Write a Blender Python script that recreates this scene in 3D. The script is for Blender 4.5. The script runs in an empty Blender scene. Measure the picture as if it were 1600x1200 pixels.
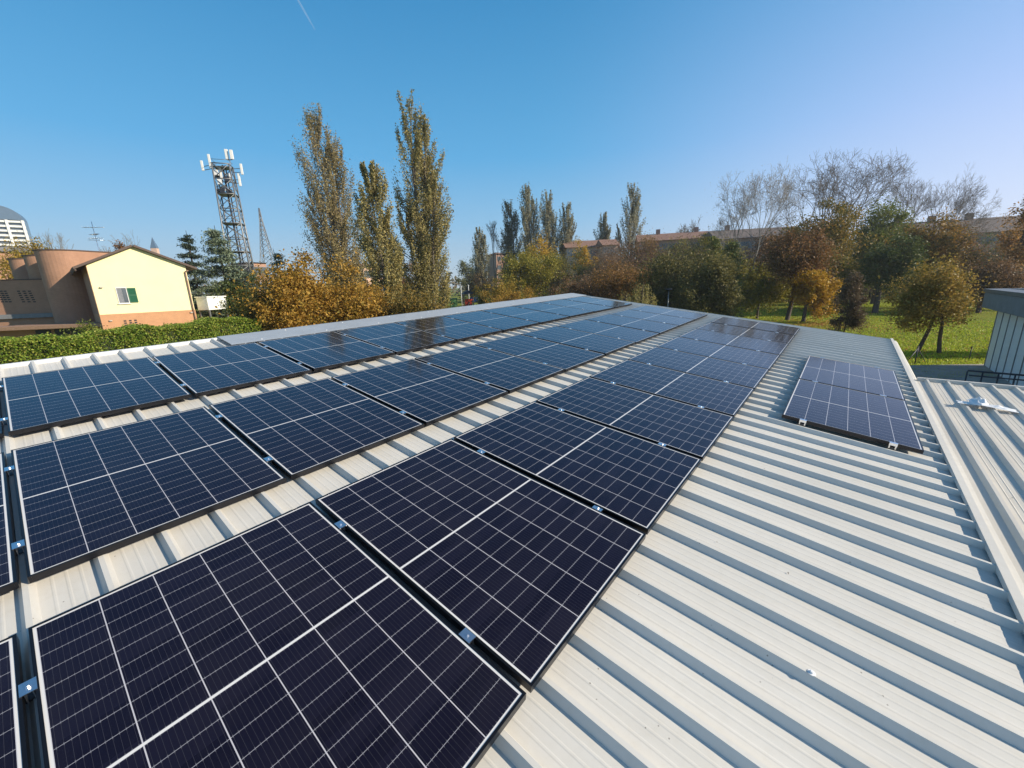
import bpy, math, random
import numpy as np
from mathutils import Vector, Matrix

# ------------------------------------------------------------------ camera, sky, sun
S = bpy.context.scene
H = 4.4                                   # eye height over the lawn
FPX = 624.243                             # focal length in pixels of a 1600 px wide frame
CR = np.array([0.99942917, -0.0083391, -0.033783])   # camera right in world
CD = np.array([-0.0347886, -0.238237, -0.970587])    # camera down
CF = np.array([0.0, 0.971173, -0.238374])            # camera forward
CR = np.cross(CD, CF); CR /= np.linalg.norm(CR)
CD = np.cross(CF, CR)
cam_d = bpy.data.cameras.new("camera")
cam_d.sensor_width = 36.0
cam_d.lens = FPX / 1600.0 * 36.0
cam_d.clip_start = 0.05
cam_d.clip_end = 20000.0
cam = bpy.data.objects.new("camera", cam_d)
S.collection.objects.link(cam)
mw = Matrix.Identity(4)
for r in range(3):
    mw[r][0] = CR[r]; mw[r][1] = -CD[r]; mw[r][2] = -CF[r]
mw[0][3], mw[1][3], mw[2][3] = 0, 0, H
cam.matrix_world = mw
S.camera = cam

SUN_DIR = Vector((0.8822, -0.2050, 0.4239)).normalized()
EL = math.asin(SUN_DIR.z)
AZ = math.atan2(SUN_DIR.x, SUN_DIR.y)
w = bpy.data.worlds.new("World")
S.world = w
w.use_nodes = True
wn = w.node_tree.nodes; wl = w.node_tree.links
wn.clear()
sky = wn.new("ShaderNodeTexSky"); sky.sky_type = 'NISHITA'; sky.sun_disc = False
sky.sun_elevation = EL; sky.sun_rotation = AZ
sky.air_density = 1.0; sky.dust_density = 0.6; sky.ozone_density = 2.2; sky.altitude = 0
bg = wn.new("ShaderNodeBackground"); bg.inputs[1].default_value = 0.085
hs = wn.new("ShaderNodeHueSaturation"); hs.inputs["Saturation"].default_value = 1.0
wo = wn.new("ShaderNodeOutputWorld")
# clear autumn sky: azure overhead, pale near the horizon, paler and more violet towards the sun's side
tc = wn.new("ShaderNodeTexCoord"); sep = wn.new("ShaderNodeSeparateXYZ")
wl.new(tc.outputs["Generated"], sep.inputs[0])
def wramp(sock, stops):
    r_ = wn.new("ShaderNodeValToRGB"); r_.color_ramp.interpolation = 'EASE' if False else 'LINEAR'
    while len(r_.color_ramp.elements) < len(stops): r_.color_ramp.elements.new(.5)
    for e_, (p_, c_) in zip(r_.color_ramp.elements, stops): e_.position = p_; e_.color = (*c_, 1)
    wl.new(sock, r_.inputs[0]); return r_.outputs[0]
grad = wramp(sep.outputs[2], [(0.0, (.46, .55, .63)), (.05, (.39, .54, .69)), (.14, (.225, .47, .71)), (.27, (.085, .37, .68)), (.50, (.030, .245, .52)), (.66, (.045, .17, .36)), (1.0, (.075, .115, .18))])
side = wramp(sep.outputs[2], [(0.0, (.62, .66, .80)), (.10, (.58, .66, .90)), (.25, (.41, .54, .88)), (.50, (.13, .36, .70)), (.68, (.07, .19, .38)), (1.0, (.075, .115, .18))])
mr = wn.new("ShaderNodeMapRange"); mr.interpolation_type = 'SMOOTHSTEP'
mr.inputs["From Min"].default_value = .05; mr.inputs["From Max"].default_value = .95
wl.new(sep.outputs[0], mr.inputs["Value"])
mg = wn.new("ShaderNodeMix"); mg.data_type = 'RGBA'
wl.new(mr.outputs[0], mg.inputs[0]); wl.new(grad, mg.inputs[6]); wl.new(side, mg.inputs[7])
sc_ = wn.new("ShaderNodeMix"); sc_.data_type = 'RGBA'; sc_.blend_type = 'MULTIPLY'; sc_.inputs[0].default_value = 1.0
SKYK = 11.5
wl.new(mg.outputs[2], sc_.inputs[6]); sc_.inputs[7].default_value = (SKYK, SKYK, SKYK, 1)
mx_ = wn.new("ShaderNodeMix"); mx_.data_type = 'RGBA'; mx_.inputs[0].default_value = .80
wl.new(sky.outputs[0], hs.inputs["Color"]); wl.new(hs.outputs[0], mx_.inputs[6]); wl.new(sc_.outputs[2], mx_.inputs[7])
wl.new(mx_.outputs[2], bg.inputs[0]); wl.new(bg.outputs[0], wo.inputs[0])

sd = bpy.data.lights.new("sun", 'SUN')
sd.energy = 5.0; sd.angle = math.radians(0.5); sd.color = (1.0, 0.88, 0.70)
sun = bpy.data.objects.new("sun", sd)
S.collection.objects.link(sun)
sun.rotation_mode = 'QUATERNION'
sun.rotation_quaternion = SUN_DIR.to_track_quat('Z', 'Y')

S.view_settings.view_transform = 'Standard'
S.view_settings.look = 'None'
S.view_settings.exposure = 0.38
S.view_settings.gamma = 1.0
S.cycles.max_bounces = 6
S.cycles.transparent_max_bounces = 8
S.cycles.caustics_reflective = False
S.cycles.caustics_refractive = False

# ------------------------------------------------------------------ helpers
rng = np.random.default_rng(7)
random.seed(7)
COL = S.collection

def ray(x, y):
    return CR * ((x - 800) / FPX) + CD * ((y - 600) / FPX) + CF

def at(x, y, Y):
    """world point seen at photo pixel (x, y) and at forward distance Y"""
    d = ray(x, y)
    return Vector(d * (Y / d[1])) + Vector((0, 0, H))

def ground_at(x, y, z=0.0):
    d = ray(x, y)
    return Vector(d * ((z - H) / d[2])) + Vector((0, 0, H))

def on_plane(x, y, p, n):
    d = Vector(ray(x, y)); c = Vector((0, 0, H))
    return c + d * ((p - c).dot(n) / d.dot(n))

# roof frame: v = down the slope (to the right), u = along the rows (away), n = roof normal; n = 0 is the panel glass
MR = np.array([[0.7645, 0.6389, 0.0858], [-0.6304, 0.7688, -0.1078], [-0.1348, 0.0283, 0.9905]])
CAMR = np.array([2.26532, 0.28133, 1.62963])
U_, _s, V_ = np.linalg.svd(MR); MR = U_ @ V_
ROOF = Matrix.Identity(4)
_t = np.array([0, 0, H]) - MR @ CAMR
for r in range(3):
    for c in range(3): ROOF[r][c] = MR[r][c]
    ROOF[r][3] = _t[r]

def rp(v, u, n):
    return ROOF @ Vector((v, u, n))

def tag(o, label=None, cat=None, group=None, kind=None):
    if label: o["label"] = label
    if cat: o["category"] = cat
    if group: o["group"] = group
    if kind: o["kind"] = kind
    return o

def empty(name, loc=(0, 0, 0), rotz=0.0, label=None, cat=None, group=None):
    o = bpy.data.objects.new(name, None)
    COL.objects.link(o)
    o.empty_display_size = 0.2
    o.location = loc; o.rotation_euler = (0, 0, rotz)
    return tag(o, label, cat, group)

class MB:
    """collects boxes, tubes and faces, then links them as one mesh object"""
    def __init__(self): self.v = []; self.f = []; self.smooth = []
    def add(self, vs, fs, smooth=False):
        b = len(self.v); self.v += [tuple(x) for x in vs]
        self.f += [tuple(i + b for i in f) for f in fs]
        self.smooth += [smooth] * len(fs)
        return self
    def box(self, lo, hi, m=None):
        x0, y0, z0 = lo; x1, y1, z1 = hi
        vs = [Vector(p) for p in ((x0,y0,z0),(x1,y0,z0),(x1,y1,z0),(x0,y1,z0),(x0,y0,z1),(x1,y0,z1),(x1,y1,z1),(x0,y1,z1))]
        if m is not None: vs = [m @ p for p in vs]
        return self.add(vs, [(0,3,2,1),(4,5,6,7),(0,1,5,4),(1,2,6,5),(2,3,7,6),(3,0,4,7)])
    def tube(self, pts, rad, n=6, smooth=True, cap=True):
        pts = [Vector(p) for p in pts]
        if not hasattr(rad, '__len__'): rad = [rad] * len(pts)
        rings = []
        ref = None
        for i, p in enumerate(pts):
            d = (pts[min(i+1, len(pts)-1)] - pts[max(i-1, 0)])
            if d.length < 1e-9: d = Vector((0,0,1))
            d.normalize()
            if ref is None or abs(d.dot(ref)) > .95:
                ref = Vector((1,0,0)) if abs(d.x) < .8 else Vector((0,1,0))
            a = d.cross(ref).normalized(); b = d.cross(a); ref = b.cross(d) if False else ref
            rings.append([p + (a*math.cos(2*math.pi*k/n) + b*math.sin(2*math.pi*k/n))*rad[i] for k in range(n)])
        vs = [q for r_ in rings for q in r_]
        fs = []
        for i in range(len(pts)-1):
            for k in range(n):
                k2 = (k+1) % n
                fs.append((i*n+k, i*n+k2, (i+1)*n+k2, (i+1)*n+k))
        if cap and n > 2:
            fs.append(tuple(range(n))); fs.append(tuple((len(pts)-1)*n + k for k in reversed(range(n))))
        return self.add(vs, fs, smooth)
    def prism(self, poly, z0, z1, m=None):
        """vertical prism over polygon of (x, y)"""
        n = len(poly)
        vs = [Vector((x, y, z0)) for x, y in poly] + [Vector((x, y, z1)) for x, y in poly]
        if m is not None: vs = [m @ p for p in vs]
        fs = [tuple(reversed(range(n))), tuple(range(n, 2*n))] + [(k, (k+1) % n, n+(k+1) % n, n+k) for k in range(n)]
        return self.add(vs, fs)
    def build(self, name, mat, parent=None, matrix=None, recalc=True):
        me = bpy.data.meshes.new(name)
        me.from_pydata(self.v, [], self.f)
        me.polygons.foreach_set("use_smooth", self.smooth)
        if recalc:
            import bmesh
            bm = bmesh.new(); bm.from_mesh(me)
            bmesh.ops.recalc_face_normals(bm, faces=bm.faces)
            bm.to_mesh(me); bm.free()
        me.update()
        o = bpy.data.objects.new(name, me); COL.objects.link(o)
        if mat: me.materials.append(mat)
        if parent: o.parent = parent
        if matrix is not None: o.matrix_basis = matrix
        return o

def bevel(o, wd, seg=2, ang=35):
    b = o.modifiers.new("bevel", 'BEVEL'); b.width = wd; b.segments = seg
    b.limit_method = 'ANGLE'; b.angle_limit = math.radians(ang)
    return o

def copy_tree(o, parent=None):
    c = o.copy(); COL.objects.link(c)
    if parent: c.parent = parent
    for ch in [x for x in o.children]: copy_tree(ch, c)
    return c

# ------------------------------------------------------------------ materials
def mat(name):
    m = bpy.data.materials.new(name); m.use_nodes = True
    nt = m.node_tree
    return m, nt, nt.nodes["Principled BSDF"]

class NT:
    def __init__(self, nt): self.nt = nt
    def n(self, t, **k):
        x = self.nt.nodes.new(t)
        for a, b in k.items(): setattr(x, a, b)
        return x
    def link(self, a, b): self.nt.links.new(a, b)
    def math(self, op, a, b=None, c=None):
        x = self.n("ShaderNodeMath", operation=op)
        for i, q in enumerate((a, b, c)):
            if q is None: continue
            if isinstance(q, (int, float)): x.inputs[i].default_value = q
            else: self.link(q, x.inputs[i])
        return x.outputs[0]
    def mix(self, fac, a, b, typ='MIX'):
        x = self.n("ShaderNodeMix", data_type='RGBA', blend_type=typ)
        for s, q in ((0, fac), (6, a), (7, b)):
            if isinstance(q, (int, float)): x.inputs[s].default_value = q
            elif isinstance(q, tuple): x.inputs[s].default_value = (*q[:3], 1)
            else: self.link(q, x.inputs[s])
        return x.outputs[2]
    def noise(self, scale, detail=4, rough=.6, vec=None, dist=0):
        x = self.n("ShaderNodeTexNoise"); x.inputs["Scale"].default_value = scale
        x.inputs["Detail"].default_value = detail; x.inputs["Roughness"].default_value = rough
        x.inputs["Distortion"].default_value = dist
        if vec is not None: self.link(vec, x.inputs["Vector"])
        return x.outputs["Fac"]
    def ramp(self, fac, stops, interp='LINEAR'):
        x = self.n("ShaderNodeValToRGB"); x.color_ramp.interpolation = interp
        cr = x.color_ramp
        while len(cr.elements) < len(stops): cr.elements.new(.5)
        for e, (p, c) in zip(cr.elements, stops):
            e.position = p; e.color = (*c[:3], 1) if len(c) >= 3 else (c[0],)*3 + (1,)
        self.link(fac, x.inputs[0]); return x.outputs[0]
    def bump(self, h, strength=.3, dist=.01):
        x = self.n("ShaderNodeBump"); x.inputs["Strength"].default_value = strength
        x.inputs["Distance"].default_value = dist; self.link(h, x.inputs["Height"]); return x.outputs[0]
    def coord(self, which="Object"):
        return self.n("ShaderNodeTexCoord").outputs[which]
    def mapped(self, scale, which="Object"):
        x = self.n("ShaderNodeMapping"); x.inputs["Scale"].default_value = scale
        self.link(self.coord(which), x.inputs["Vector"]); return x.outputs[0]

def g(v): return (v, v, v)

def simple(name, col, rough=.6, metal=0.0, var=.12, scale=8.0, bump=.15, spec=.5):
    m, nt, p = mat(name); t = NT(nt)
    co = t.coord()
    f = t.noise(scale, 5, .65, co)
    c = t.ramp(f, [(.25, tuple(x*(1-var) for x in col)), (.75, tuple(min(1, x*(1+var)) for x in col))])
    t.link(c, p.inputs["Base Color"])
    p.inputs["Roughness"].default_value = rough; p.inputs["Metallic"].default_value = metal
    p.inputs["Specular IOR Level"].default_value = spec
    if bump: t.link(t.bump(t.noise(scale*6, 3, .6, co), bump, .01), p.inputs["Normal"])
    return m

LEAFK = 2.15
def leafmat(name, cols, transl=.42):
    """per leaf colour from a list, plus slow change through the crown"""
    m, nt, p = mat(name); t = NT(nt)
    geo = t.n("ShaderNodeNewGeometry")
    f = t.math('ADD', t.math('MULTIPLY', geo.outputs["Random Per Island"], .62), t.math('MULTIPLY', t.noise(.55, 3, .6, t.coord()), .42))
    n = len(cols); cols = [tuple(min(.6, v*LEAFK) for v in c_) for c_ in cols]
    c = t.ramp(f, [(.12 + .78*i/(max(1, n-1)), cols[i]) for i in range(n)])
    t.link(c, p.inputs["Base Color"]); p.inputs["Roughness"].default_value = .55
    p.inputs["Specular IOR Level"].default_value = .25
    tr = t.n("ShaderNodeBsdfTranslucent"); t.link(c, tr.inputs[0])
    mx = t.n("ShaderNodeMixShader"); mx.inputs[0].default_value = transl
    out = nt.nodes["Material Output"]
    t.link(p.outputs[0], mx.inputs[1]); t.link(tr.outputs[0], mx.inputs[2]); t.link(mx.outputs[0], out.inputs[0])
    return m

def brickmat(name, c1, c2, mortar, bw=.25, bh=.065, bump=.3):
    m, nt, p = mat(name); t = NT(nt)
    co = t.coord()
    sx = t.n("ShaderNodeSeparateXYZ"); t.link(co, sx.inputs[0])
    cx = t.n("ShaderNodeCombineXYZ")
    t.link(t.math('ADD', sx.outputs[0], sx.outputs[1]), cx.inputs[0]); t.link(sx.outputs[2], cx.inputs[1])
    b = t.n("ShaderNodeTexBrick"); t.link(cx.outputs[0], b.inputs["Vector"])
    b.inputs["Color1"].default_value = (*c1, 1); b.inputs["Color2"].default_value = (*c2, 1); b.inputs["Mortar"].default_value = (*mortar, 1)
    b.inputs["Scale"].default_value = 1.0; b.inputs["Brick Width"].default_value = bw; b.inputs["Row Height"].default_value = bh
    b.inputs["Mortar Size"].default_value = .008
    c = t.mix(.35, b.outputs["Color"], t.ramp(t.noise(1.3, 5, .7, co), [(.3, tuple(x*.75 for x in c1)), (.7, tuple(x*1.2 for x in c2))]))
    t.link(c, p.inputs["Base Color"]); p.inputs["Roughness"].default_value = .85
    t.link(t.bump(b.outputs["Fac"], -bump, .01), p.inputs["Normal"])
    return m

# panel glass: 6 columns of half cells in two blocks, drawn in the panel's own metres (x = long side, y = short side)
def glassmat(name, L, W):
    m, nt, p = mat(name); t = NT(nt)
    sp = t.n("ShaderNodeSeparateXYZ"); t.link(t.coord(), sp.inputs[0])
    x, y = sp.outputs[0], sp.outputs[1]
    mg = .0195                              # frame lip and white margin
    cw = (W - 2*mg) / 6.0
    hx = (L/2 - mg - .006) / 9.0
    def near(val, pitch, off, half):        # 1 within half of a multiple of pitch
        q = t.math('DIVIDE', t.math('SUBTRACT', val, off), pitch)
        fr = t.math('ABSOLUTE', t.math('SUBTRACT', t.math('FRACT', t.math('ADD', q, .5)), .5))
        return t.math('LESS_THAN', fr, half / pitch)
    ax = t.math('ABSOLUTE', t.math('SUBTRACT', x, L/2))
    col = near(y, cw, mg, .0019)
    row = near(ax, hx, .006, .0010)
    mid = t.math('LESS_THAN', ax, .0052)
    edge = t.math('MAXIMUM', t.math('GREATER_THAN', ax, L/2 - mg),
                  t.math('GREATER_THAN', t.math('ABSOLUTE', t.math('SUBTRACT', y, W/2)), W/2 - mg))
    bus = near(y, cw/11.0, mg + cw/22.0, .0005)
    pad = t.math('MULTIPLY', near(y, cw/11.0, mg + cw/22.0, .0012), near(ax, hx, .006, .006))
    cell = t.n("ShaderNodeCombineXYZ")
    t.link(t.math('FLOOR', t.math('DIVIDE', x, hx)), cell.inputs[0]); t.link(t.math('FLOOR', t.math('DIVIDE', t.math('SUBTRACT', y, mg), cw)), cell.inputs[1])
    oi = t.n("ShaderNodeObjectInfo"); t.link(oi.outputs["Random"], cell.inputs[2])
    wnz = t.n("ShaderNodeTexWhiteNoise"); t.link(cell.outputs[0], wnz.inputs["Vector"])
    cc = t.ramp(wnz.outputs["Value"], [(0, (.0062, .0058, .0120)), (1, (.0100, .0094, .0185))])
    c = t.mix(bus, cc, (.038, .038, .046))
    c = t.mix(pad, c, (.10, .10, .115))
    c = t.mix(row, c, (.34, .34, .37))
    c = t.mix(col, c, (.52, .51, .54))
    c = t.mix(t.math('MAXIMUM', mid, edge), c, (.72, .71, .69))
    dust = t.noise(2.3, 6, .65, t.coord("Generated"))
    c = t.mix(t.ramp(dust, [(.42, g(0)), (.85, g(.022))]), c, (.42, .38, .33))
    t.link(c, p.inputs["Base Color"])
    # coated solar glass: the anti-reflex layer leaves a violet blue cast on what it mirrors
    p.inputs["IOR"].default_value = 1.42
    p.inputs["Specular Tint"].default_value = (.62, .55, 1.0, 1)
    t.link(t.math('ADD', t.math('MULTIPLY', dust, .03), t.math('ADD', t.math('MULTIPLY', oi.outputs["Random"], .035), .045)), p.inputs["Roughness"])
    return m

def roofmat(name, col, dirt=1.0, flow=(1.2, 14, 3)):
    m, nt, p = mat(name); t = NT(nt)
    co = t.coord()
    big = t.noise(.9, 5, .62, co)
    streak = t.noise(1.0, 4, .6, t.mapped(flow))
    base = t.ramp(big, [(.3, tuple(x*.93 for x in col)), (.7, tuple(min(1, x*1.04) for x in col))])
    base = t.mix(t.ramp(streak, [(.45, g(0)), (.8, g(.30*dirt))]), base, (col[0]*.80, col[1]*.77, col[2]*.70))
    mott = t.noise(26, 4, .7, co)
    base = t.mix(t.ramp(mott, [(.50, g(0)), (.72, g(.22*dirt))]), base, (col[0]*.84, col[1]*.80, col[2]*.72))
    v = t.n("ShaderNodeTexVoronoi"); v.inputs["Scale"].default_value = 26; t.link(co, v.inputs["Vector"])
    gate = t.math('MULTIPLY', t.math('LESS_THAN', v.outputs["Distance"], .085), t.math('GREATER_THAN', t.noise(2.1, 3, .6, co), .56))
    sx = t.n("ShaderNodeSeparateXYZ"); t.link(v.outputs["Color"], sx.inputs[0])
    gate = t.math('MULTIPLY', gate, t.math('GREATER_THAN', sx.outputs[0], .55))
    base = t.mix(t.math('MULTIPLY', gate, .75*dirt), base, (.12, .10, .08))
    t.link(base, p.inputs["Base Color"])
    t.link(t.math('ADD', t.math('MULTIPLY', big, .25), .42), p.inputs["Roughness"])
    p.inputs["Specular IOR Level"].default_value = .28
    t.link(t.bump(t.noise(5, 3, .5, co), .10, .02), p.inputs["Normal"])
    return m

M = {}
M['roof'] = roofmat("painted_sheet", (.648, .632, .592))
M['roof_low'] = roofmat("painted_sheet_weathered", (.66, .620, .55), 1.2, (14, .9, 3))
M['flash'] = roofmat("painted_flashing", (.63, .61, .565), .9)
M['frame'] = simple("black_anodised", (.035, .035, .040), .32, .85, .10, 20, .05)
M['alu'] = simple("mill_aluminium", (.80, .82, .86), .28, 1.0, .08, 60, .05)
M['zinc'] = simple("zinc_rail", (.10, .10, .11), .5, .8, .1, 20, .05)
M['rubber'] = simple("black_rubber", (.02, .02, .02), .8)
M['white_plastic'] = simple("white_plastic", (.86, .87, .88), .45, 0, .05, 12, .2)
M['yellow_plaster'] = simple("yellow_plaster", (.90, .82, .475), .85, 0, .06, .8, .2)
M['brick_band'] = brickmat("orange_brick", (.50, .245, .125), (.56, .29, .15), (.52, .33, .20))
M['brick'] = brickmat("red_brick", (.35, .185, .115), (.41, .225, .145), (.40, .26, .18))
M['brown_roof'] = simple("brown_fascia", (.10, .068, .055), .7, 0, .2, 5, .3)
M['dark'] = simple("dark_opening", (.02, .02, .022), .6)
M['green'] = simple("green_shutter", (.015, .12, .06), .5, 0, .1, 10, .1)
M['white'] = simple("white_paint", (.78, .78, .76), .5, 0, .05, 6, .08)
M['glass'] = simple("window_glass", (.10, .12, .14), .08, 0, .2, 3, 0, .6)
M['curtain'] = simple("grey_curtain", (.20, .21, .235), .8, 0, .25, 9, .2)
M['wood'] = simple("terracotta_canopy", (.33, .20, .13), .75, 0, .25, 7, .3)
M['concrete'] = simple("concrete", (.22, .22, .225), .8, 0, .18, 2.5, .3)
M['clad'] = simple("grey_cladding", (.82, .82, .82), .5, 0, .06, 2, .08)
M['slate'] = simple("slate_blue_roof", (.13, .19, .27), .4, .2, .15, 2, .1)
M['steel'] = simple("grey_steel", (.23, .24, .25), .5, .6, .2, 4, .1)
M['steel_dark'] = simple("dark_steel", (.04, .045, .06), .5, .4, .15, 4, .1)
M['pink_brick'] = simple("pink_brick", (.40, .24, .18), .85, 0, .12, 1.2, .15)
M['tile'] = simple("clay_tiles", (.26, .15, .11), .85, 0, .22, .8, .3)
M['tile_grey'] = simple("grey_brown_tiles", (.17, .135, .12), .85, 0, .22, .8, .3)
M['old_roof'] = simple("weathered_roof", (.27, .25, .22), .85, 0, .15, .5, .2)
M['peach'] = simple("peach_plaster", (.62, .42, .32), .85, 0, .06, 1, .1)
M['bark'] = simple("bark", (.075, .058, .045), .9, 0, .4, 5, .6)
M['bark_pale'] = simple("pale_bark", (.27, .25, .22), .9, 0, .4, 3, .5)
M['bark_grey'] = simple("grey_bark", (.13, .11, .09), .9, 0, .35, 3, .5)
M['red'] = simple("red_panel", (.75, .08, .03), .5)
M['blue'] = simple("blue_panel", (.12, .25, .55), .5)
M['timber'] = simple("light_timber", (.42, .28, .15), .75, 0, .2, 8, .2)
M['orange'] = simple("orange_panel", (.55, .20, .06), .6)
M['pale_green'] = simple("green_panel", (.10, .22, .07), .7)
M['stone'] = simple("pale_stone", (.50, .44, .38), .85)

# ------------------------------------------------------------------ ground
def grassmat():
    m, nt, p = mat("lawn"); t = NT(nt)
    co = t.coord()
    a = t.noise(.16, 5, .65, co); b = t.noise(2.6, 5, .7, co); c3 = t.noise(22, 3, .7, co)
    f = t.math('ADD', t.math('MULTIPLY', a, .5), t.math('ADD', t.math('MULTIPLY', b, .3), t.math('MULTIPLY', c3, .28)))
    c = t.ramp(f, [(.36, (.075, .100, .014)), (.52, (.165, .195, .020)), (.68, (.27, .27, .040))])
    leaf = t.ramp(t.noise(.11, 4, .7, t.mapped((1, 1, 1)), 1.0), [(.60, g(0)), (.72, g(.55))])
    c = t.mix(t.math('MULTIPLY', leaf, t.math('GREATER_THAN', t.noise(9, 3, .7, co), .52)), c, (.22, .105, .035))
    t.link(c, p.inputs["Base Color"]); p.inputs["Roughness"].default_value = .9
    p.inputs["Specular IOR Level"].default_value = .1
    t.link(t.bump(c3, .8, .05), p.inputs["Normal"])
    return m
M['grass'] = grassmat()
gb = MB()
NX = 60
xs = np.concatenate([-np.geomspace(40, 3000, 14)[::-1], np.linspace(-36, 36, 30), np.geomspace(40, 3000, 14)])
ys = np.concatenate([-np.geomspace(12, 3000, 10)[::-1], np.linspace(-8, 130, 50), np.geomspace(140, 4000, 12)])
def ghz(x, y):
    d = max(0.0, math.hypot(x, y) - 16)
    return (math.sin(x*.21 + 1.3)*math.cos(y*.17) * .06) * min(1, d/20)
vs = [(x, y, ghz(x, y)) for y in ys for x in xs]
nx = len(xs)
gb.add(vs, [(j*nx+i, j*nx+i+1, (j+1)*nx+i+1, (j+1)*nx+i) for j in range(len(ys)-1) for i in range(nx-1)], True)
tag(gb.build("ground", M['grass']), kind="structure")

def pavemat():
    m, nt, p = mat("paved_yard"); t = NT(nt); co = t.coord()
    c = t.ramp(t.noise(1.2, 6, .7, co), [(.3, (.26, .24, .215)), (.7, (.42, .385, .34))])
    c = t.mix(t.math('MULTIPLY', t.math('GREATER_THAN', t.noise(5, 4, .7, co), .60), .6), c, (.18, .09, .05))
    t.link(c, p.inputs["Base Color"]); p.inputs["Roughness"].default_value = .85
    t.link(t.bump(t.noise(30, 3, .6, co), .4, .01), p.inputs["Normal"]); return m
M['pave'] = pavemat()

# ------------------------------------------------------------------ our own building: ribbed roof
U0, U1 = -3.2, 12.66          # along the ridge
V0, V1 = -5.0, 3.42           # ridge, valley
NT_, NP = -.045, -.085        # rib top, pan
PITCH = .2585
bld = empty("workshop_building", (0, 0, 0), 0, "low building under the photographer roofed in pale ribbed metal sheets carrying the solar panels", "building")

def rib_profile(u0, u1, pitch, off, npan, ntop, run=.020, top=.020):
    """(u, n) pairs of a trapezoidal sheet with four small stiffening grooves in each pan"""
    pts = []
    k = math.floor((u0 - off) / pitch)
    while True:
        c = off + k*pitch                      # rib centre
        if c - pitch > u1: break
        a = top/2
        seq = [(c-a-run, npan), (c-a, ntop), (c+a, ntop), (c+a+run, npan)]
        s0, s1 = c+a+run, c+pitch-a-run
        for q in (.25, .5, .75):
            m_ = s0 + (s1-s0)*q
            seq += [(m_-.008, npan), (m_-.003, npan+.0011), (m_+.003, npan+.0011), (m_+.008, npan)]
        pts += seq
        k += 1
    pts = [p for p in pts if u0 <= p[0] <= u1]
    return pts

prof = rib_profile(U0, U1, PITCH, .0, NP, NT_)
def sheet(prof, v0, v1, nseg, f=None):
    mb = MB()
    vsx = np.linspace(v0, v1, nseg+1)
    r2 = np.random.default_rng(3)
    for v in vsx:
        for (u, n) in prof:
            mb.v.append((v, u, n + (f(v, u) if f else 0)))
    np_ = len(prof)
    for j in range(nseg):
        for i in range(np_-1):
            mb.f.append((j*np_+i, (j+1)*np_+i, (j+1)*np_+i+1, j*np_+i+1)); mb.smooth.append(False)
    return mb
wob = lambda v, u: .0012*math.sin(v*2.1+u*3.3) + .0010*math.sin(v*5.7-u*1.9)
ro = sheet(prof, V0, V1+.02, 24, wob).build("roof_sheet", M['roof'], bld, ROOF, recalc=False)

# rib ends closed with plugs, ridge trim, far verge trim
mb = MB()
mb.box((V0-.06, U0, NP-.10), (V0-.004, U1, NT_-.004))
mb.build("ridge_trim", M['clad'], bld, ROOF)
mb = MB()
mb.box((V0-.06, U1+.002, NP-.16), (V1-.16, U1+.06, NP+.030))
bevel(mb.build("verge_trim", M['flash'], bld, ROOF), .004)
# flat galvanised ridge capping over the rib tops, from a little way along the ridge to the far end
M['galv'] = simple("galvanised_capping", (.52, .53, .535), .45, .35, .10, 3, .08)
mb = MB()
cs = [(V0-.066, NP-.06), (V0-.064, NT_+.006), (V0+.02, NT_+.010), (-4.50, NT_+.006), (-4.44, NT_+.0015)]
ucs = np.linspace(2.15, U1+.062, 30)
for u in ucs:
    for v, n in cs: mb.v.append((v, u, n + .0012*math.sin(u*3.7)))
for j in range(29):
    for i in range(4): mb.f.append((j*5+i, j*5+i+1, (j+1)*5+i+1, (j+1)*5+i)); mb.smooth.append(False)
mb.build("ridge_capping", M['galv'], bld, ROOF, recalc=False)
# valley flashing: lies on the rib tops, turns down into the lower roof
fl = MB()
sec = [(3.392, NT_-.024), (3.392, NT_+.010), (3.438, NT_+.011), (3.441, NT_-.030), (3.50, NT_-.034), (3.53, NT_-.060)]
n0 = len(fl.v)
us = np.linspace(U0, U1+.06, 40)
fl.v += [(v, u, n + .001*math.sin(u*4)) for u in us for v, n in sec]
for j in range(len(us)-1):
    for i in range(len(sec)-1):
        fl.f.append((j*6+i, j*6+i+1, (j+1)*6+i+1, (j+1)*6+i)); fl.smooth.append(False)
fl.build("valley_flashing", M['flash'], bld, ROOF, recalc=False)

# lower roof on the right: ribs run away from the camera, level across, ending at a far gutter edge
AU1 = 8.75
def annex_n(v): return NT_ + .012 + .130*(v - 3.6)
aprof = []
c = 3.605
while c < 9.0:
    aprof += [(c-.030, -.034), (c-.012, 0), (c+.012, 0), (c+.030, -.034)]
    for q in (.25, .5, .75):
        m_ = c + .03 + (.215-.06)*q
        aprof += [(m_-.006, -.034), (m_, -.0315), (m_+.006, -.034)]
    c += .215
mb = MB()
usa = np.linspace(U0, AU1, 20)
for u in usa:
    for v, n in [(3.47, -.034)] + aprof: mb.v.append((v, u, annex_n(v) + n + .0012*math.sin(u*3+v*7)))
na = len(aprof)+1
for j in range(len(usa)-1):
    for i in range(na-1): mb.f.append((j*na+i, j*na+i+1, (j+1)*na+i+1, (j+1)*na+i)); mb.smooth.append(False)
mb.build("lower_roof_sheet", M['roof_low'], bld, ROOF, recalc=False)
mb = MB()
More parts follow.
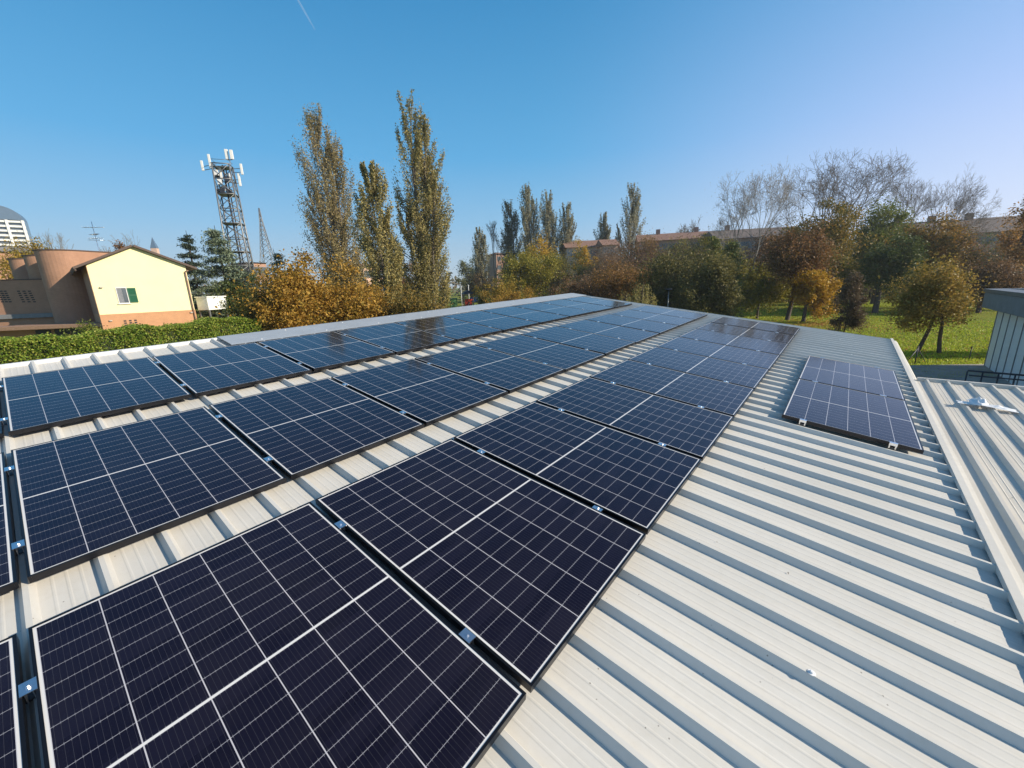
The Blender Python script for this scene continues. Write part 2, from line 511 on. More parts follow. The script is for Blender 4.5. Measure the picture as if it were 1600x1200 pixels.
def annex_edge(v0, v1, u0, u1, n0, n1):
    a = [(v0, u0, annex_n(v0)+n0), (v1, u0, annex_n(v1)+n0), (v1, u1, annex_n(v1)+n0), (v0, u1, annex_n(v0)+n0),
         (v0, u0, annex_n(v0)+n1), (v1, u0, annex_n(v1)+n1), (v1, u1, annex_n(v1)+n1), (v0, u1, annex_n(v0)+n1)]
    mb.add(a, [(0,3,2,1),(4,5,6,7),(0,1,5,4),(1,2,6,5),(2,3,7,6),(3,0,4,7)])
annex_edge(3.50, 9.0, AU1+.004, AU1+.05, -.16, .012)
mb.build("gutter_edge", M['flash'], bld, ROOF)

# walls below
mb = MB()
for (v0, v1, u0, u1, dz) in ((V0+.12, V1, U0+.1, U1-.12, -.13), (V1+.06, 8.9, U0+.1, AU1-.12, -.16)):
    top = [rp(v0, u0, NP+dz), rp(v1, u0, NP+dz + (0 if v1 < 4 else 0)), rp(v1, u1, NP+dz), rp(v0, u1, NP+dz)]
    bot = [Vector((p.x, p.y, -.2)) for p in top]
    mb.add(bot + top, [(0,3,2,1),(4,5,6,7),(0,1,5,4),(1,2,6,5),(2,3,7,6),(3,0,4,7)])
mb.build("wall", M['clad'], bld)

SCREWS = 1
# roof screws: children of the building
def screw(v, u, n, r=.011):
    mb = MB()
    vs = []; seg = 10
    for (rr, hh) in ((1.5, 0), (1.5, .14), (.8, .2), (.8, .6), (.55, .8)):
        vs += [(v + math.cos(2*math.pi*k/seg)*r*rr, u + math.sin(2*math.pi*k/seg)*r*rr, n + r*hh) for k in range(seg)]
    fs = [(i*seg+k, i*seg+(k+1) % seg, (i+1)*seg+(k+1) % seg, (i+1)*seg+k) for i in range(4) for k in range(seg)] + [tuple(4*seg+k for k in range(seg))]
    mb.add(vs, fs)
    return mb.build("roof_screw", M['clad'], bld, ROOF)
for v, kq in ((2.58, 8), (2.9, 31), (2.7, 38), (2.5, 44), (1.9, 41)):
    screw(v, kq*PITCH, NT_, .0105)
for kq in range(10, 48, 4):
    screw(-4.53, kq*PITCH, NT_+.006, .009); screw(-4.93, (kq+2)*PITCH, NT_+.009, .009)

# ------------------------------------------------------------------ solar panels
PW, PL, PP = 1.169, 1.722, 1.201
FH, LIP = .036, .0105
def frame_mb(L, W):
    mb = MB()
    a = LIP
    mb.box((0, 0, -FH), (L, a, .0012)); mb.box((0, W-a, -FH), (L, W, .0012))
    mb.box((0, a+.0002, -FH), (a, W-a-.0002, .0010)); mb.box((L-a, a+.0002, -FH), (L, W-a-.0002, .0010))
    return mb
def glass_mb(L, W):
    mb = MB(); e = LIP - .001
    nx_, ny_ = 10, 7
    z = lambda x, y: -.0012 - .0009*math.sin(math.pi*x/L)*math.sin(math.pi*y/W)
    vs = [(e + (L-2*e)*i/nx_, e + (W-2*e)*j/ny_, z(e + (L-2*e)*i/nx_, e + (W-2*e)*j/ny_)) for j in range(ny_+1) for i in range(nx_+1)]
    mb.add(vs, [(j*(nx_+1)+i, j*(nx_+1)+i+1, (j+1)*(nx_+1)+i+1, (j+1)*(nx_+1)+i) for j in range(ny_) for i in range(nx_)], True)
    return mb
def clamp_mb(x, y0, y1):
    """clamp seated in the gap between two frames, bolt head on top"""
    mb = MB()
    mb.box((x-.032, y0-.007, .0016), (x+.032, y1+.007, .0046))
    mb.box((x-.030, y0+.003, -.045), (x+.030, y0+.006, .0014)); mb.box((x-.030, y1-.006, -.045), (x+.030, y1-.003, .0014))
    seg = 8; yc = (y0+y1)/2
    for r, z0, z1 in ((.009, .0048, .007), (.0065, .0072, .0125)):
        mb.prism([(x+math.cos(2*math.pi*k/seg)*r, yc+math.sin(2*math.pi*k/seg)*r) for k in range(seg)], z0, z1)
    return mb
def rail_mb(x, y0, y1):
    mb = MB(); mb.box((x-.02, y0, -.048), (x+.02, y1, -.0375)); return mb

def make_panel(L, W, gmat, gap, name="solar_panel"):
    root = empty(name)
    frame_mb(L, W).build("frame", M['frame'], root)
    glass_mb(L, W).build("glass", gmat, root, recalc=False)
    for fx in (.195, .805):
        clamp_mb(L*fx, W+.0012, W+gap-.0012).build("clamp", M['alu'], root)
        rail_mb(L*fx, -.015, W+gap+.004).build("mounting_rail", M['zinc'], root)
    return root
M['cells'] = glassmat("solar_cells", PL, PW)
proto = make_panel(PL, PW, M['cells'], PP-PW)
ORD = ["partly visible zeroth", "first", "second", "third", "fourth", "fifth", "sixth", "seventh", "eighth", "ninth", "tenth"]
ROWS = (("row along the ridge", -4.2345, .0199), ("middle row", -2.1001, .0190), ("front row", 0.0, .0037))
jit = np.random.default_rng(5)
first = True
for rname, v0, u0 in ROWS:
    for i in range(0, 11):
        o = proto if first else copy_tree(proto)
        first = False
        o.matrix_basis = ROOF @ Matrix.Translation((v0 + jit.normal(0, .0012), u0 + (i-1)*PP, 0)) @ Matrix.Rotation(jit.normal(0, .0018), 4, 'X') @ Matrix.Rotation(jit.normal(0, .0018), 4, 'Y')
        if i == 0: lab = "solar panel cut off by the photo edge in the " + rname
        elif i == 10: lab = "farthest solar panel of the " + rname
        elif i == 1: lab = "nearest fully framed solar panel of the " + rname
        else: lab = "%s solar panel from the left end of the %s" % (ORD[i], rname)
        tag(o, lab, "solar panel", "solar panels in three long rows on the ribbed roof")

DL, DW = 1.745, 1.118
M['cells_pair'] = glassmat("solar_cells_pair", DL, DW)
dproto = make_panel(DL, DW, M['cells_pair'], .026)
for i, lab in enumerate(("nearer solar panel of the separate pair, two clamps on its front edge",
                         "farther solar panel of the separate pair by the valley flashing")):
    o = dproto if i == 0 else copy_tree(dproto)
    if i == 0:
        base_children = list(o.children)
    o.matrix_basis = ROOF @ Matrix.Translation((2.105 + DW, 5.246 + i*(DL+.026), .004)) @ Matrix.Rotation(math.pi/2, 4, 'Z')
    tag(o, lab, "solar panel", "separate pair of solar panels near the valley")
# clamps of the pair sit on its short-side joints instead
for root in [o for o in bpy.data.objects if o.get("group") == "separate pair of solar panels near the valley"]:
    for ch in list(root.children):
        if ch.name.startswith(("clamp", "mounting_rail")):
            bpy.data.objects.remove(ch)
    near = root["label"].startswith("nearer")
    for yy in (DW*.19, DW*.83):
        mb = MB()
        if near:                              # end clamps with two small legs at the front edge, and mid clamps behind
            mb.box((-.030, yy-.030, .0020), (.008, yy+.030, .0050)); mb.box((-.030, yy-.030, -.020), (-.0275, yy+.030, .0018))
            mb.box((-.030, yy-.028, -.050), (-.026, yy-.018, -.0202)); mb.box((-.030, yy+.018, -.050), (-.026, yy+.028, -.0202))
        mb.box((DL-.006, yy-.032, .0020), (DL+.032, yy+.032, .0050))
        mb.build("clamp", M['alu'], root)
        mb = MB(); mb.box((-.028, yy-.02, -.050), (DL+.026, yy+.02, -.0375)); mb.build("mounting_rail", M['zinc'], root)

# ------------------------------------------------------------------ vapour trail high in the sky
def trailmat():
    m, nt, p = mat("vapour"); t = NT(nt)
    p.inputs["Base Color"].default_value = (.9, .9, .92, 1); p.inputs["Roughness"].default_value = 1
    tr = t.n("ShaderNodeBsdfTransparent"); mx = t.n("ShaderNodeMixShader"); mx.inputs[0].default_value = .09
    t.link(tr.outputs[0], mx.inputs[1]); t.link(p.outputs[0], mx.inputs[2]); t.link(mx.outputs[0], nt.nodes["Material Output"].inputs[0]); return m
ta_, tb_ = at(462, -6, 4200), at(492, 46, 5200)
mb = MB(); mb.tube([ta_, ta_.lerp(tb_, .5), tb_], [9, 8, 4], 8)
tag(mb.build("vapour_trail", trailmat()), "short faint white vapour trail high in the blue sky", "vapour trail", kind="stuff")

# ------------------------------------------------------------------ white plastic scrap and litter on the lower roof
r3 = np.random.default_rng(11)
mb = MB()
bu, bv = 7.55, 3.93
def crumple(mb, cv, cu, cn, sx, sy, sz, seed):
    q = np.random.default_rng(seed); n = 12
    gx = np.linspace(-1, 1, n); pts = []
    for j in range(n):
        for i in range(n):
            r_ = math.hypot(gx[i], gx[j])
            pts.append((cv + gx[i]*sx + q.normal(0, sx*.10), cu + gx[j]*sy + q.normal(0, sy*.10), cn + max(0.006, sz*(1-r_*.8)*q.uniform(.05, 1.0))))
    mb.add(pts, [(j*n+i, j*n+i+1, (j+1)*n+i+1, (j+1)*n+i) for j in range(n-1) for i in range(n-1)])
crumple(mb, bv, bu, annex_n(bv)+.004, .085, .13, .17, 1)
crumple(mb, bv+.15, bu-.10, annex_n(bv+.15)+.006, .15, .07, .05, 2)
crumple(mb, bv-.10, bu-.05, annex_n(bv-.1)+.004, .09, .06, .05, 4)
o = mb.build("plastic_bag", M['white_plastic'], None, ROOF, recalc=False)
o.modifiers.new("s", 'SUBSURF').levels = 1; o.modifiers["s"].render_levels = 1
for p_ in o.data.polygons: p_.use_smooth = True
tag(o, "crumpled white plastic bag lying across the ribs of the lower roof", "plastic bag")
mb = MB()
mb.tube([(4.36, 7.25, annex_n(4.36)+.012), (4.50, 7.16, annex_n(4.5)+.020), (4.62, 7.10, annex_n(4.62)+.015)], [.007, .012, .006], 5)
mb.tube([(4.50, 7.16, annex_n(4.5)+.022), (4.56, 7.24, annex_n(4.56)+.03)], [.006, .003], 4)
tag(mb.build("twig", M['timber'], None, ROOF), "short pale brown twig on the lower roof right of the white bag", "twig")
mb = MB()
for k in range(64):
    if k < 34: v, u, n = r3.uniform(1.85, 3.3), r3.uniform(-.3, 12), NP + .004
    else: v, u = r3.uniform(3.65, 5), r3.uniform(2.5, 8.4); n = annex_n(v) - .028
    ph = (u/PITCH) % 1
    if k < 34 and (ph < .17 or ph > .83): continue
    a = r3.uniform(0, 6.28); L_ = r3.uniform(.004, .011); w_ = L_*r3.uniform(.2, .6)
    c_, s_ = math.cos(a), math.sin(a)
    mb.add([(v-c_*L_, u-s_*L_, n), (v+s_*w_, u-c_*w_, n+.006), (v+c_*L_, u+s_*L_, n+.002), (v-s_*w_, u+c_*w_, n+.007)], [(0, 1, 2, 3)])
M['litter'] = simple("dry_leaf", (.10, .065, .035), .8, 0, .4, 3)
tag(mb.build("leaf_litter", M['litter'], None, ROOF, recalc=False), "tiny dry leaf crumbs scattered over the bare metal roof", "leaf litter", kind="stuff")

# ------------------------------------------------------------------ foliage
def leaf_mesh(name, C, size, mat_, up=.25, seed=0, aspect=.62, droop=None):
    """C: (n,3) leaf centres; one small bent four-cornered leaf at each"""
    q = np.random.default_rng(seed)
    n = len(C)
    N = q.normal(size=(n, 3)); N[:, 2] = np.abs(N[:, 2]) + up; N /= np.linalg.norm(N, axis=1, keepdims=True)
    T = q.normal(size=(n, 3))
    if droop is not None: T = T*.45 + np.array(droop)
    T -= (T*N).sum(1, keepdims=True)*N; T /= np.linalg.norm(T, axis=1, keepdims=True)
    B = np.cross(N, T)
    sz = size * q.uniform(.6, 1.35, (n, 1))
    a = T*sz*.5; b = B*sz*.5*aspect
    k = N*sz*.09
    V = np.empty((n, 4, 3)); V[:, 0] = C - a - k; V[:, 1] = C - b + k; V[:, 2] = C + a - k; V[:, 3] = C + b + k
    me = bpy.data.meshes.new(name)
    me.vertices.add(n*4); me.vertices.foreach_set("co", V.reshape(-1).astype(np.float32))
    me.loops.add(n*4); me.loops.foreach_set("vertex_index", np.arange(n*4, dtype=np.int32))
    me.polygons.add(n); me.polygons.foreach_set("loop_start", np.arange(0, n*4, 4, dtype=np.int32))
    try: me.polygons.foreach_set("loop_total", np.full(n, 4, dtype=np.int32))
    except Exception: pass
    me.update(calc_edges=True)
    me.materials.append(mat_)
    o = bpy.data.objects.new(name, me); COL.objects.link(o)
    return o

def unit(q, n):
    d = q.normal(size=(n, 3)); return d/np.linalg.norm(d, axis=1, keepdims=True)

def broad_points(q, n, rx, ry, rz, cz, nclus, shell=.5, sig=.16, flat=.7):
    """clumps spread through an uneven ellipsoid, thicker towards the outside"""
    nl = int(q.integers(5, 8))
    LD = unit(q, nl); LD[:, 2] = np.abs(LD[:, 2])*1.0 - .35
    LC = LD * q.uniform(.25, .62, (nl, 1)); LR = q.uniform(.42, .68, nl)
    li = q.integers(0, nl, nclus)
    d = unit(q, nclus)
    K = (LC[li] + d * (q.uniform(0, 1, nclus)**shell * LR[li])[:, None]) * np.array([rx, ry, rz]); K[:, 2] += cz
    wts = q.uniform(.4, 1.6, nclus); wts /= wts.sum()
    idx = q.choice(nclus, n, p=wts)
    R_ = min(rx, ry, rz)
    P = K[idx] + q.normal(size=(n, 3)) * np.array([1, 1, flat]) * R_*sig*.82 * q.uniform(.5, 1.5, (nclus, 1))[idx]
    return P, K

def limbs(mb, q, base_z, top, K, r0, count, lean=(0, 0)):
    """trunk to `top`, then tapered limbs that end inside the clumps K"""
    h = top
    pts = [(0, 0, -.1)]
    for f in (.25, .5, .75, 1.0): pts.append((lean[0]*f + q.normal(0, .03)*h*.3, lean[1]*f + q.normal(0, .02)*h*.3, h*f))
    mb.tube(pts, [r0*1.25, r0, r0*.88, r0*.75, r0*.45], 7)
    for i in q.choice(len(K), min(count, len(K)), replace=False):
        e = K[i]; f = q.uniform(.45, .98)
        s_ = Vector((lean[0]*f, lean[1]*f, h*f)); e = Vector(e)
        m_ = s_.lerp(e, .5) + Vector((q.normal(0, .1), q.normal(0, .1), .12*(e-s_).length*q.uniform(-.2, 1)))
        rr = r0*q.uniform(.25, .5)
        mb.tube([s_, m_, e], [rr, rr*.6, rr*.2], 5)

def extra_trunk(root, bx, top, r):
    mb = MB(); mb.tube([Vector(bx), Vector(bx).lerp(Vector(top), .5) + Vector((.05, 0, 0)), Vector(top)], [r*1.2, r, r*.6], 7)
    return mb.build('trunk', M['bark'], root, recalc=False)

def place(x, ytop, Y):
    p = at(x, ytop, Y); return p.x, Y, p.z
def wid(px, x, Y):
    d = ray(x, 430); c = d[1]/math.hypot(d[0], d[1])
    return px/2.0 * Y/FPX * c * 1.0

def broad_tree(name, cat, label, x, ytop, Y, wpx, cols, leaves=4200, size=.16, trunk_frac=.3, seed=1, nclus=60, group=None,
               bark='bark', r0=None, shell=.5, sig=.17, lean=(0, 0), trans=.35, ryf=1.0, zoff=0, low=None):
    leaves = int(leaves*2.7); size = size*.92
    q = np.random.default_rng(seed)
    X, Yw, h = place(x, ytop, Y); R_ = wid(wpx, x, Y)*1.06
    root = empty(name, (X - lean[0], Yw - lean[1], zoff), 0, label, cat, group)
    zb = h*trunk_frac if low is None else low
    cz = (h + zb)/2; rz = (h - zb)/2*.95
    P, K = broad_points(q, leaves, R_, R_*ryf, rz, cz, nclus, shell, sig)
    z0, z1 = np.percentile(P[:, 2], 1.5), np.percentile(P[:, 2], 99.6)
    kx_ = R_/np.percentile(np.abs(P[:, 0]), 97.5); ky_ = R_*ryf/np.percentile(np.abs(P[:, 1]), 97.5)
    for A_ in (P, K):
        A_[:, 2] = zb + (A_[:, 2]-z0)*(h-zb)/(z1-z0); A_[:, 0] *= kx_; A_[:, 1] *= ky_
    P[:, 2] = np.maximum(P[:, 2], .15)
    P[:, :2] += np.array(lean); K[:, :2] += np.array(lean)
    o = leaf_mesh("crown", P, size, leafmat(name + "_leaves", cols, trans) if isinstance(cols, list) else cols, seed=seed+50); o.parent = root
    mb = MB(); limbs(mb, q, 0, cz, K, r0 or max(.06, h*.018), 22, lean)
    mb.build("trunk", M[bark], root, recalc=False)
    return root

def poplar(name, label, x, ytop, Y, wpx, cols, leaves=11000, size=.26, seed=1, group=None, stems=None, dens_top=1.0, xbase=None, low=.06):
    """columnar poplar: steep branches along one or more stems, leaves along the branches, sky showing between"""
    q = np.random.default_rng(seed)
    X, Yw, h = place(x, ytop, Y); W_ = wid(wpx, x, Y)*1.42; leaves = int(leaves*4.2); size *= .82
    root = empty(name, (X, Yw, 0), 0, label, "poplar tree", group)
    mb = MB(); C = []
    stems = stems or [(0, 0, 1.0, 1.0)]
    tot = sum(s_[2]*s_[3] for s_ in stems)
    for (ox, oy, hf, wf) in stems:
        hh = h*hf; ww = W_*wf
        tip = Vector((ox*W_, oy*W_, hh)); b0 = Vector((ox*W_*.25, oy*W_*.25, 0))
        def stem(f): return b0.lerp(tip, f) + Vector((math.sin(f*5+seed)*.08*ww, math.cos(f*4+seed)*.06*ww, 0))
        mb.tube([stem(f) for f in (0, .15, .3, .5, .7, .85, 1)], [h*.013*hf, h*.011*hf, h*.0095*hf, h*.007*hf, h*.0045*hf, h*.0025*hf, .02], 6)
        nb = int(120*hf*max(.5, wf))
        nl = int(leaves*hf*wf/tot)
        per = np.maximum(1, (q.uniform(.3, 1.7, nb)*nl/nb).astype(int))
        for i in range(nb):
            f0 = low*.5 + (.95-low*.5)*((i + q.uniform())/nb)
            fe = min(1.0, f0 + .10)
            prof = min(1, .66 + .34*fe/.35) * max(.10, 1 - max(0, (fe-.54)/.54)**2.3) + .09
            rad = ww*prof*math.sqrt(q.uniform(.05, 1.0))*q.uniform(.80, 1.10)
            az = q.uniform(0, 2*math.pi)
            rise = min(hh*.16, rad*q.uniform(2.4, 4.2) + .3)
            s_ = stem(max(0.01, f0 - rise/hh*.5)); f1 = min(1.0, f0 + rise/hh*.55)
            e = stem(f1) + Vector((math.cos(az)*rad, math.sin(az)*rad, 0))
            m_ = s_.lerp(e, .45) + Vector((math.cos(az), math.sin(az), 0))*rad*.25
            rr = max(.016, h*.0030*(1-f0*.6))
            mb.tube([s_, m_, e], [rr, rr*.7, rr*.25], 4, cap=False)
            n = per[i]
            tt = q.uniform(.25, 1.06, n)**.75
            a_, b_, c_ = np.array(s_), np.array(m_), np.array(e)
            P = ((1-tt)**2)[:, None]*a_ + (2*tt*(1-tt))[:, None]*b_ + (tt**2)[:, None]*c_
            P += q.normal(size=(n, 3))*np.array([.085, .085, .24])*ww*(.45 + .55*q.uniform())*(.45 + .55*prof)
            C.append(P)
    P = np.concatenate(C); P[:, 2] = np.clip(P[:, 2], .3, h*1.01)
    o = leaf_mesh("crown", P, size, leafmat(name + "_leaves", cols, .30), up=.05, seed=seed+9); o.parent = root
    mb.build("trunk", M['bark_grey'], root, recalc=False)
    return root

def bare_tree(name, label, x, ytop, Y, wpx, seed=1, bark='bark_grey', stems=1, lean=0.0, depth=6, fork=.25, cat="bare tree", group=None, twig=.014, upright=.55, residual=None):
    q = np.random.default_rng(seed)
    X, Yw, h = place(x, ytop, Y); W_ = wid(wpx, x, Y)
    root = empty(name, (X, Yw, 0), 0, label, cat, group)
    twig = twig*3.4/h
    mb = MB(); tips = []
    def grow(p, d, L_, r_, lv):
        steps = 3; pts = [p]; cur = p.copy(); dd = d.copy()
        for s_ in range(steps):
            dd = (dd + Vector((q.normal(0, .08 + .035*lv), q.normal(0, .08 + .035*lv), q.normal(.01, .06 + .02*lv)))).normalized()
            cur = cur + dd*(L_/steps); pts.append(cur.copy())
        rad = [max(twig, r_*(1-.32*i/steps)) for i in range(steps+1)]
        mb.tube(pts, rad, 6 if lv < 2 else (4 if lv < 4 else 3), cap=False)
        if lv >= depth - 1: tips.append(cur)
        if lv >= depth: return
        kids = int(q.choice([2, 3])) if lv < 1 else int(q.choice([2, 3, 3, 3]))
        for k in range(kids):
            az = q.uniform(0, 2*math.pi); sp = q.uniform(.16, .40 + .05*lv)
            side = dd.orthogonal().normalized(); side.rotate(Matrix.Rotation(az, 3, dd))
            nd = (dd*math.cos(sp) + side*math.sin(sp) + Vector((lean*.30, 0, upright*.22))).normalized()
            grow(pts[-1] if k < 2 else pts[2], nd, L_*q.uniform(.64, .84), r_*q.uniform(.50, .64), lv+1)
    for s_ in range(stems):
        a = (s_/max(1, stems) + q.uniform(0, .2))*2*math.pi
        d = Vector((math.cos(a)*.22*(stems > 1) + lean*.5, math.sin(a)*.16*(stems > 1), 1)).normalized()
        grow(Vector((math.cos(a)*.12*(stems > 1), math.sin(a)*.12*(stems > 1), -.1)), d, 1.0*fork*4, .052*(.75 if stems > 1 else 1), 0)
    V = np.array(mb.v)
    sz = h/max(1e-6, np.percentile(V[:, 2], 99.9))
    wx = max(1e-6, np.percentile(np.abs(V[:, 0]), 98.5))*sz
    kx = min(2.1, max(.62, W_/wx))
    T = np.array([t_ for t_ in tips])
    # keep the thickness of stems: scale the skeleton, then thicken uniformly by sz
    V2 = V*sz; V2[:, 0] *= kx; V2[:, 1] *= kx
    V2[:, 0] -= (np.percentile(V2[:, 0], 2) + np.percentile(V2[:, 0], 98))/2 * np.clip(V2[:, 2]/h, 0, 1) * (lean == 0)
    mb.v = [tuple(p) for p in V2]
    mb.build("branches", M[bark], root, recalc=False)
    if residual is not None and len(T):
        T2 = T*sz; T2[:, :2] *= kx
        n, cols, size = residual
        P = T2[q.integers(0, len(T2), n)] + q.normal(size=(n, 3))*np.array([.5, .5, .7]); P[:, 2] -= np.abs(q.normal(0, .16*h, n))*(n > 3000); P[:, 2] = np.maximum(P[:, 2], .2)
        leaf_mesh("crown", P, size, leafmat(name + "_leaves", cols, .35), seed=seed).parent = root
    return root

def conifer(name, label, x, ytop, Y, wpx, cols, seed=1, leaves=5000, size=.3, layers=15, low=.08, slim=False):
    q = np.random.default_rng(seed)
    X, Yw, h = place(x, ytop, Y); W_ = wid(wpx, x, Y)*1.5; leaves = int(leaves*2.4); size *= 1.2
    root = empty(name, (X, Yw, 0), 0, label, "conifer tree")
    mb = MB(); mb.tube([(0, 0, -.1), (0, 0, h*.5), (.03*h*q.normal(), 0, h)], [h*.022, h*.013, .02], 7)
    C = []
    per = leaves//(layers*7)
    for L_ in range(layers):
        f = low + (1-low)*(L_/layers)**.95
        R_ = W_*(1-f)**(.75 if not slim else .6)*q.uniform(.8, 1.12) + .03*W_
        for b in range(7):
            az = q.uniform(0, 6.283); r_ = R_*q.uniform(.55, 1.12)
            s_ = np.array([0, 0, h*f + q.normal(0, h*.012)])
            e = s_ + np.array([math.cos(az)*r_, math.sin(az)*r_, r_*q.uniform(-.05, .12) if not slim else r_*q.uniform(.2, .7)])
            mid = (s_+e)/2 + np.array([0, 0, .10*r_])
            mb.tube([Vector(s_), Vector(mid), Vector(e)], [h*.004, h*.003, .01], 4, cap=False)
            n = max(4, int(per*(.3 + 1.4*r_/W_)))
            tt = q.uniform(.1, 1.05, n)
            P = ((1-tt)**2)[:, None]*s_ + (2*tt*(1-tt))[:, None]*mid + (tt**2)[:, None]*e
            P += q.normal(size=(n, 3))*np.array([.085, .085, .040])*W_*(.5+tt[:, None]*.6)
            P[:, 2] -= np.abs(q.normal(0, .05*W_, n))*tt
            C.append(P)
    P = np.concatenate(C); P[:, 2] = np.maximum(P[:, 2], .2)
    leaf_mesh("crown", P, size, leafmat(name + "_needles", cols, .15), up=.6, seed=seed+3, aspect=.35, droop=(0, 0, -.55)).parent = root
    mb.build("trunk", M['bark'], root, recalc=False)
    return root

# ---- left side: orange autumn trees in front of the poplars
GOLD = [(.045, .048, .012), (.14, .092, .014), (.23, .125, .02), (.10, .070, .014), (.28, .175, .035), (.18, .098, .018), (.33, .225, .06)]
GOLDG = [(.055, .065, .014), (.15, .115, .016), (.24, .15, .025), (.09, .085, .016)]
DKGOLD = [(.035, .042, .014), (.08, .062, .016), (.15, .095, .022), (.05, .05, .015)]
broad_tree("maple_tree", "tree", "golden brown bushy tree at the end of the clipped hedge, left of the poplars", 448, 402, 27, 125, GOLD, 9000, .19, .05, 21, 90, r0=.12)
broad_tree("maple_tree", "tree", "golden bushy tree standing right in front of the leftmost tall poplar", 540, 408, 30, 118, GOLD, 8000, .20, .05, 22, 80, r0=.12)
broad_tree("shrub", "shrub", "low dark green and brown shrub at the foot of the tallest poplar", 632, 446, 31, 92, DKGOLD, 5000, .18, .02, 23, 60, r0=.07)
broad_tree("shrub", "shrub", "small dark shrub between the clipped hedge and the golden trees", 402, 458, 25, 46, DKGOLD, 2600, .17, .02, 24, 30, r0=.05)
# ---- tall poplars
POP = [(.060, .058, .026), (.150, .122, .054), (.225, .172, .078), (.105, .092, .042), (.29, .240, .130)]
POPG = [(.060, .062, .024), (.155, .132, .048), (.235, .190, .075), (.105, .098, .036), (.29, .24, .12)]
poplar("poplar_tree", "broad tall poplar with brownish leaves, leftmost of the three big poplars", 496, 172, 66, 80, POP, 13500, .27, 31, stems=[(-.06, 0, 1.0, .85), (.26, .2, .88, .66), (-.26, -.2, .66, .5), (.05, .1, .6, .6)])
poplar("poplar_tree", "slimmer yellow green poplar between the two tallest poplars", 580, 258, 46, 60, POPG, 8500, .25, 32, stems=[(0, 0, 1.0, .85), (.30, .2, .72, .50), (-.50, .1, .60, .25)])
poplar("poplar_tree", "tallest poplar, with several bare stems showing through thin leaves", 642, 150, 52, 80, POPG, 15000, .25, 33, stems=[(-.06, 0, 1.0, .66), (.26, .2, .92, .60), (.48, -.1, .66, .62), (-.36, -.2, .55, .50), (.1, .4, .8, .6)])

# ---- far poplars in the middle
PF = [(.085, .088, .056), (.140, .135, .085), (.185, .172, .112), (.11, .112, .07)]  # distance haze mixed into the leaf colours: lighter and greyer
PFD = [(.045, .052, .034), (.080, .085, .050), (.11, .108, .065)]
for x, yt, Y, wp, cols, lab, sd_ in (
    (749, 356, 130, 22, PF, "small pale poplar standing alone just right of the tallest poplar", 41),
    (796, 313, 120, 30, PFD, "dark poplar, leftmost of the four poplars behind the bright yellow tree", 42),
    (827, 287, 118, 32, PF, "tallest of the four poplars behind the bright yellow tree", 43),
    (859, 300, 118, 32, PF, "wide thin leaved poplar between the tallest and the shortest behind the yellow tree", 44),
    (888, 318, 118, 28, PF, "shortest and rightmost of the four poplars behind the bright yellow tree", 45),
    (945, 333, 125, 24, PF, "small poplar above the peach gabled roof", 46)):
    poplar("poplar_tree", lab, x, yt, Y, wp, cols, 4600, .40, sd_, low=.12, stems=[(-.12, 0, 1.0, .85), (.22, .1, .90, .7), (-.3, -.1, .8, .5)])
poplar("poplar_tree", "lone tall poplar with a small side stem in front of the long brown roof", 986, 287, 120, 34, PF, 4600, .42, 47, stems=[(.05, 0, 1.0, .85), (.3, .1, .86, .6), (-.80, 0, .68, .30)], low=.12)

bare_tree("bare_tree", "thin leafless poplar between the small pale poplar and the dark poplar", 773, 345, 122, 22, 51, upright=1.6, depth=5, twig=.05, cat="bare tree")

# ---- middle distance
YEL = [(.16, .10, .012), (.30, .165, .016), (.36, .20, .025), (.22, .12, .014)]
OLV = [(.050, .060, .012), (.115, .105, .015), (.17, .14, .022), (.075, .078, .014)]
BRN = [(.055, .035, .022), (.10, .058, .030), (.14, .085, .040), (.045, .032, .020)]
RUST = [(.085, .044, .020), (.145, .075, .028), (.115, .062, .028), (.070, .045, .020)]
DGRN = [(.016, .028, .010), (.036, .052, .014), (.058, .070, .018), (.026, .038, .012)]
MGRN = [(.028, .052, .012), (.068, .092, .018), (.115, .115, .026), (.045, .062, .015)]
LEAFY = [(.028, .032, .010), (.075, .070, .022), (.115, .098, .034), (.045, .045, .014)]
broad_tree("yellow_tree", "tree", "bright orange yellow round treetop below the four far poplars", 833, 372, 92, 52, YEL, 4200, .34, .22, 61, 40, r0=.2)
broad_tree("olive_tree", "tree", "wide yellow green tree with dark trunk in front of the orange treetop", 852, 391, 74, 118, OLV, 8500, .30, .20, 62, 80, r0=.2, sig=.15)
broad_tree("yellow_tree", "tree", "orange yellow tree right of the wide yellow green tree", 910, 377, 88, 50, YEL, 3600, .32, .15, 63, 40, r0=.18)
broad_tree("olive_tree", "tree", "slim dark olive tree between the orange treetop and the far poplars", 872, 390, 96, 40, LEAFY, 2600, .32, .15, 64, 30, r0=.16)
TW = [(.060, .052, .036), (.13, .085, .055), (.10, .062, .038), (.16, .115, .07)]
TR = [(.11, .058, .035), (.16, .085, .05), (.085, .055, .038), (.19, .12, .065)]
broad_tree("thicket_tree", "tree", "brown twiggy half bare tree in front of the peach gabled roof", 950, 376, 70, 92, TW, 9000, .17, .10, 65, 110, r0=.16, sig=.22)
broad_tree("thicket_tree", "tree", "reddish brown twiggy tree left of the middle of the long brown roof", 1018, 372, 74, 100, TR, 9500, .17, .10, 66, 110, r0=.16, sig=.22)
broad_tree("thicket_tree", "tree", "violet brown twiggy tree in front of the right part of the long brown roof", 1080, 371, 76, 96, TW, 9000, .17, .10, 67, 110, r0=.16, sig=.22)
broad_tree("thicket_tree", "tree", "orange brown round tree below the lone tall far poplar", 1010, 366, 84, 46, [(.14, .085, .03), (.2, .13, .045), (.09, .065, .025)], 3000, .22, .2, 68, 50, r0=.16)
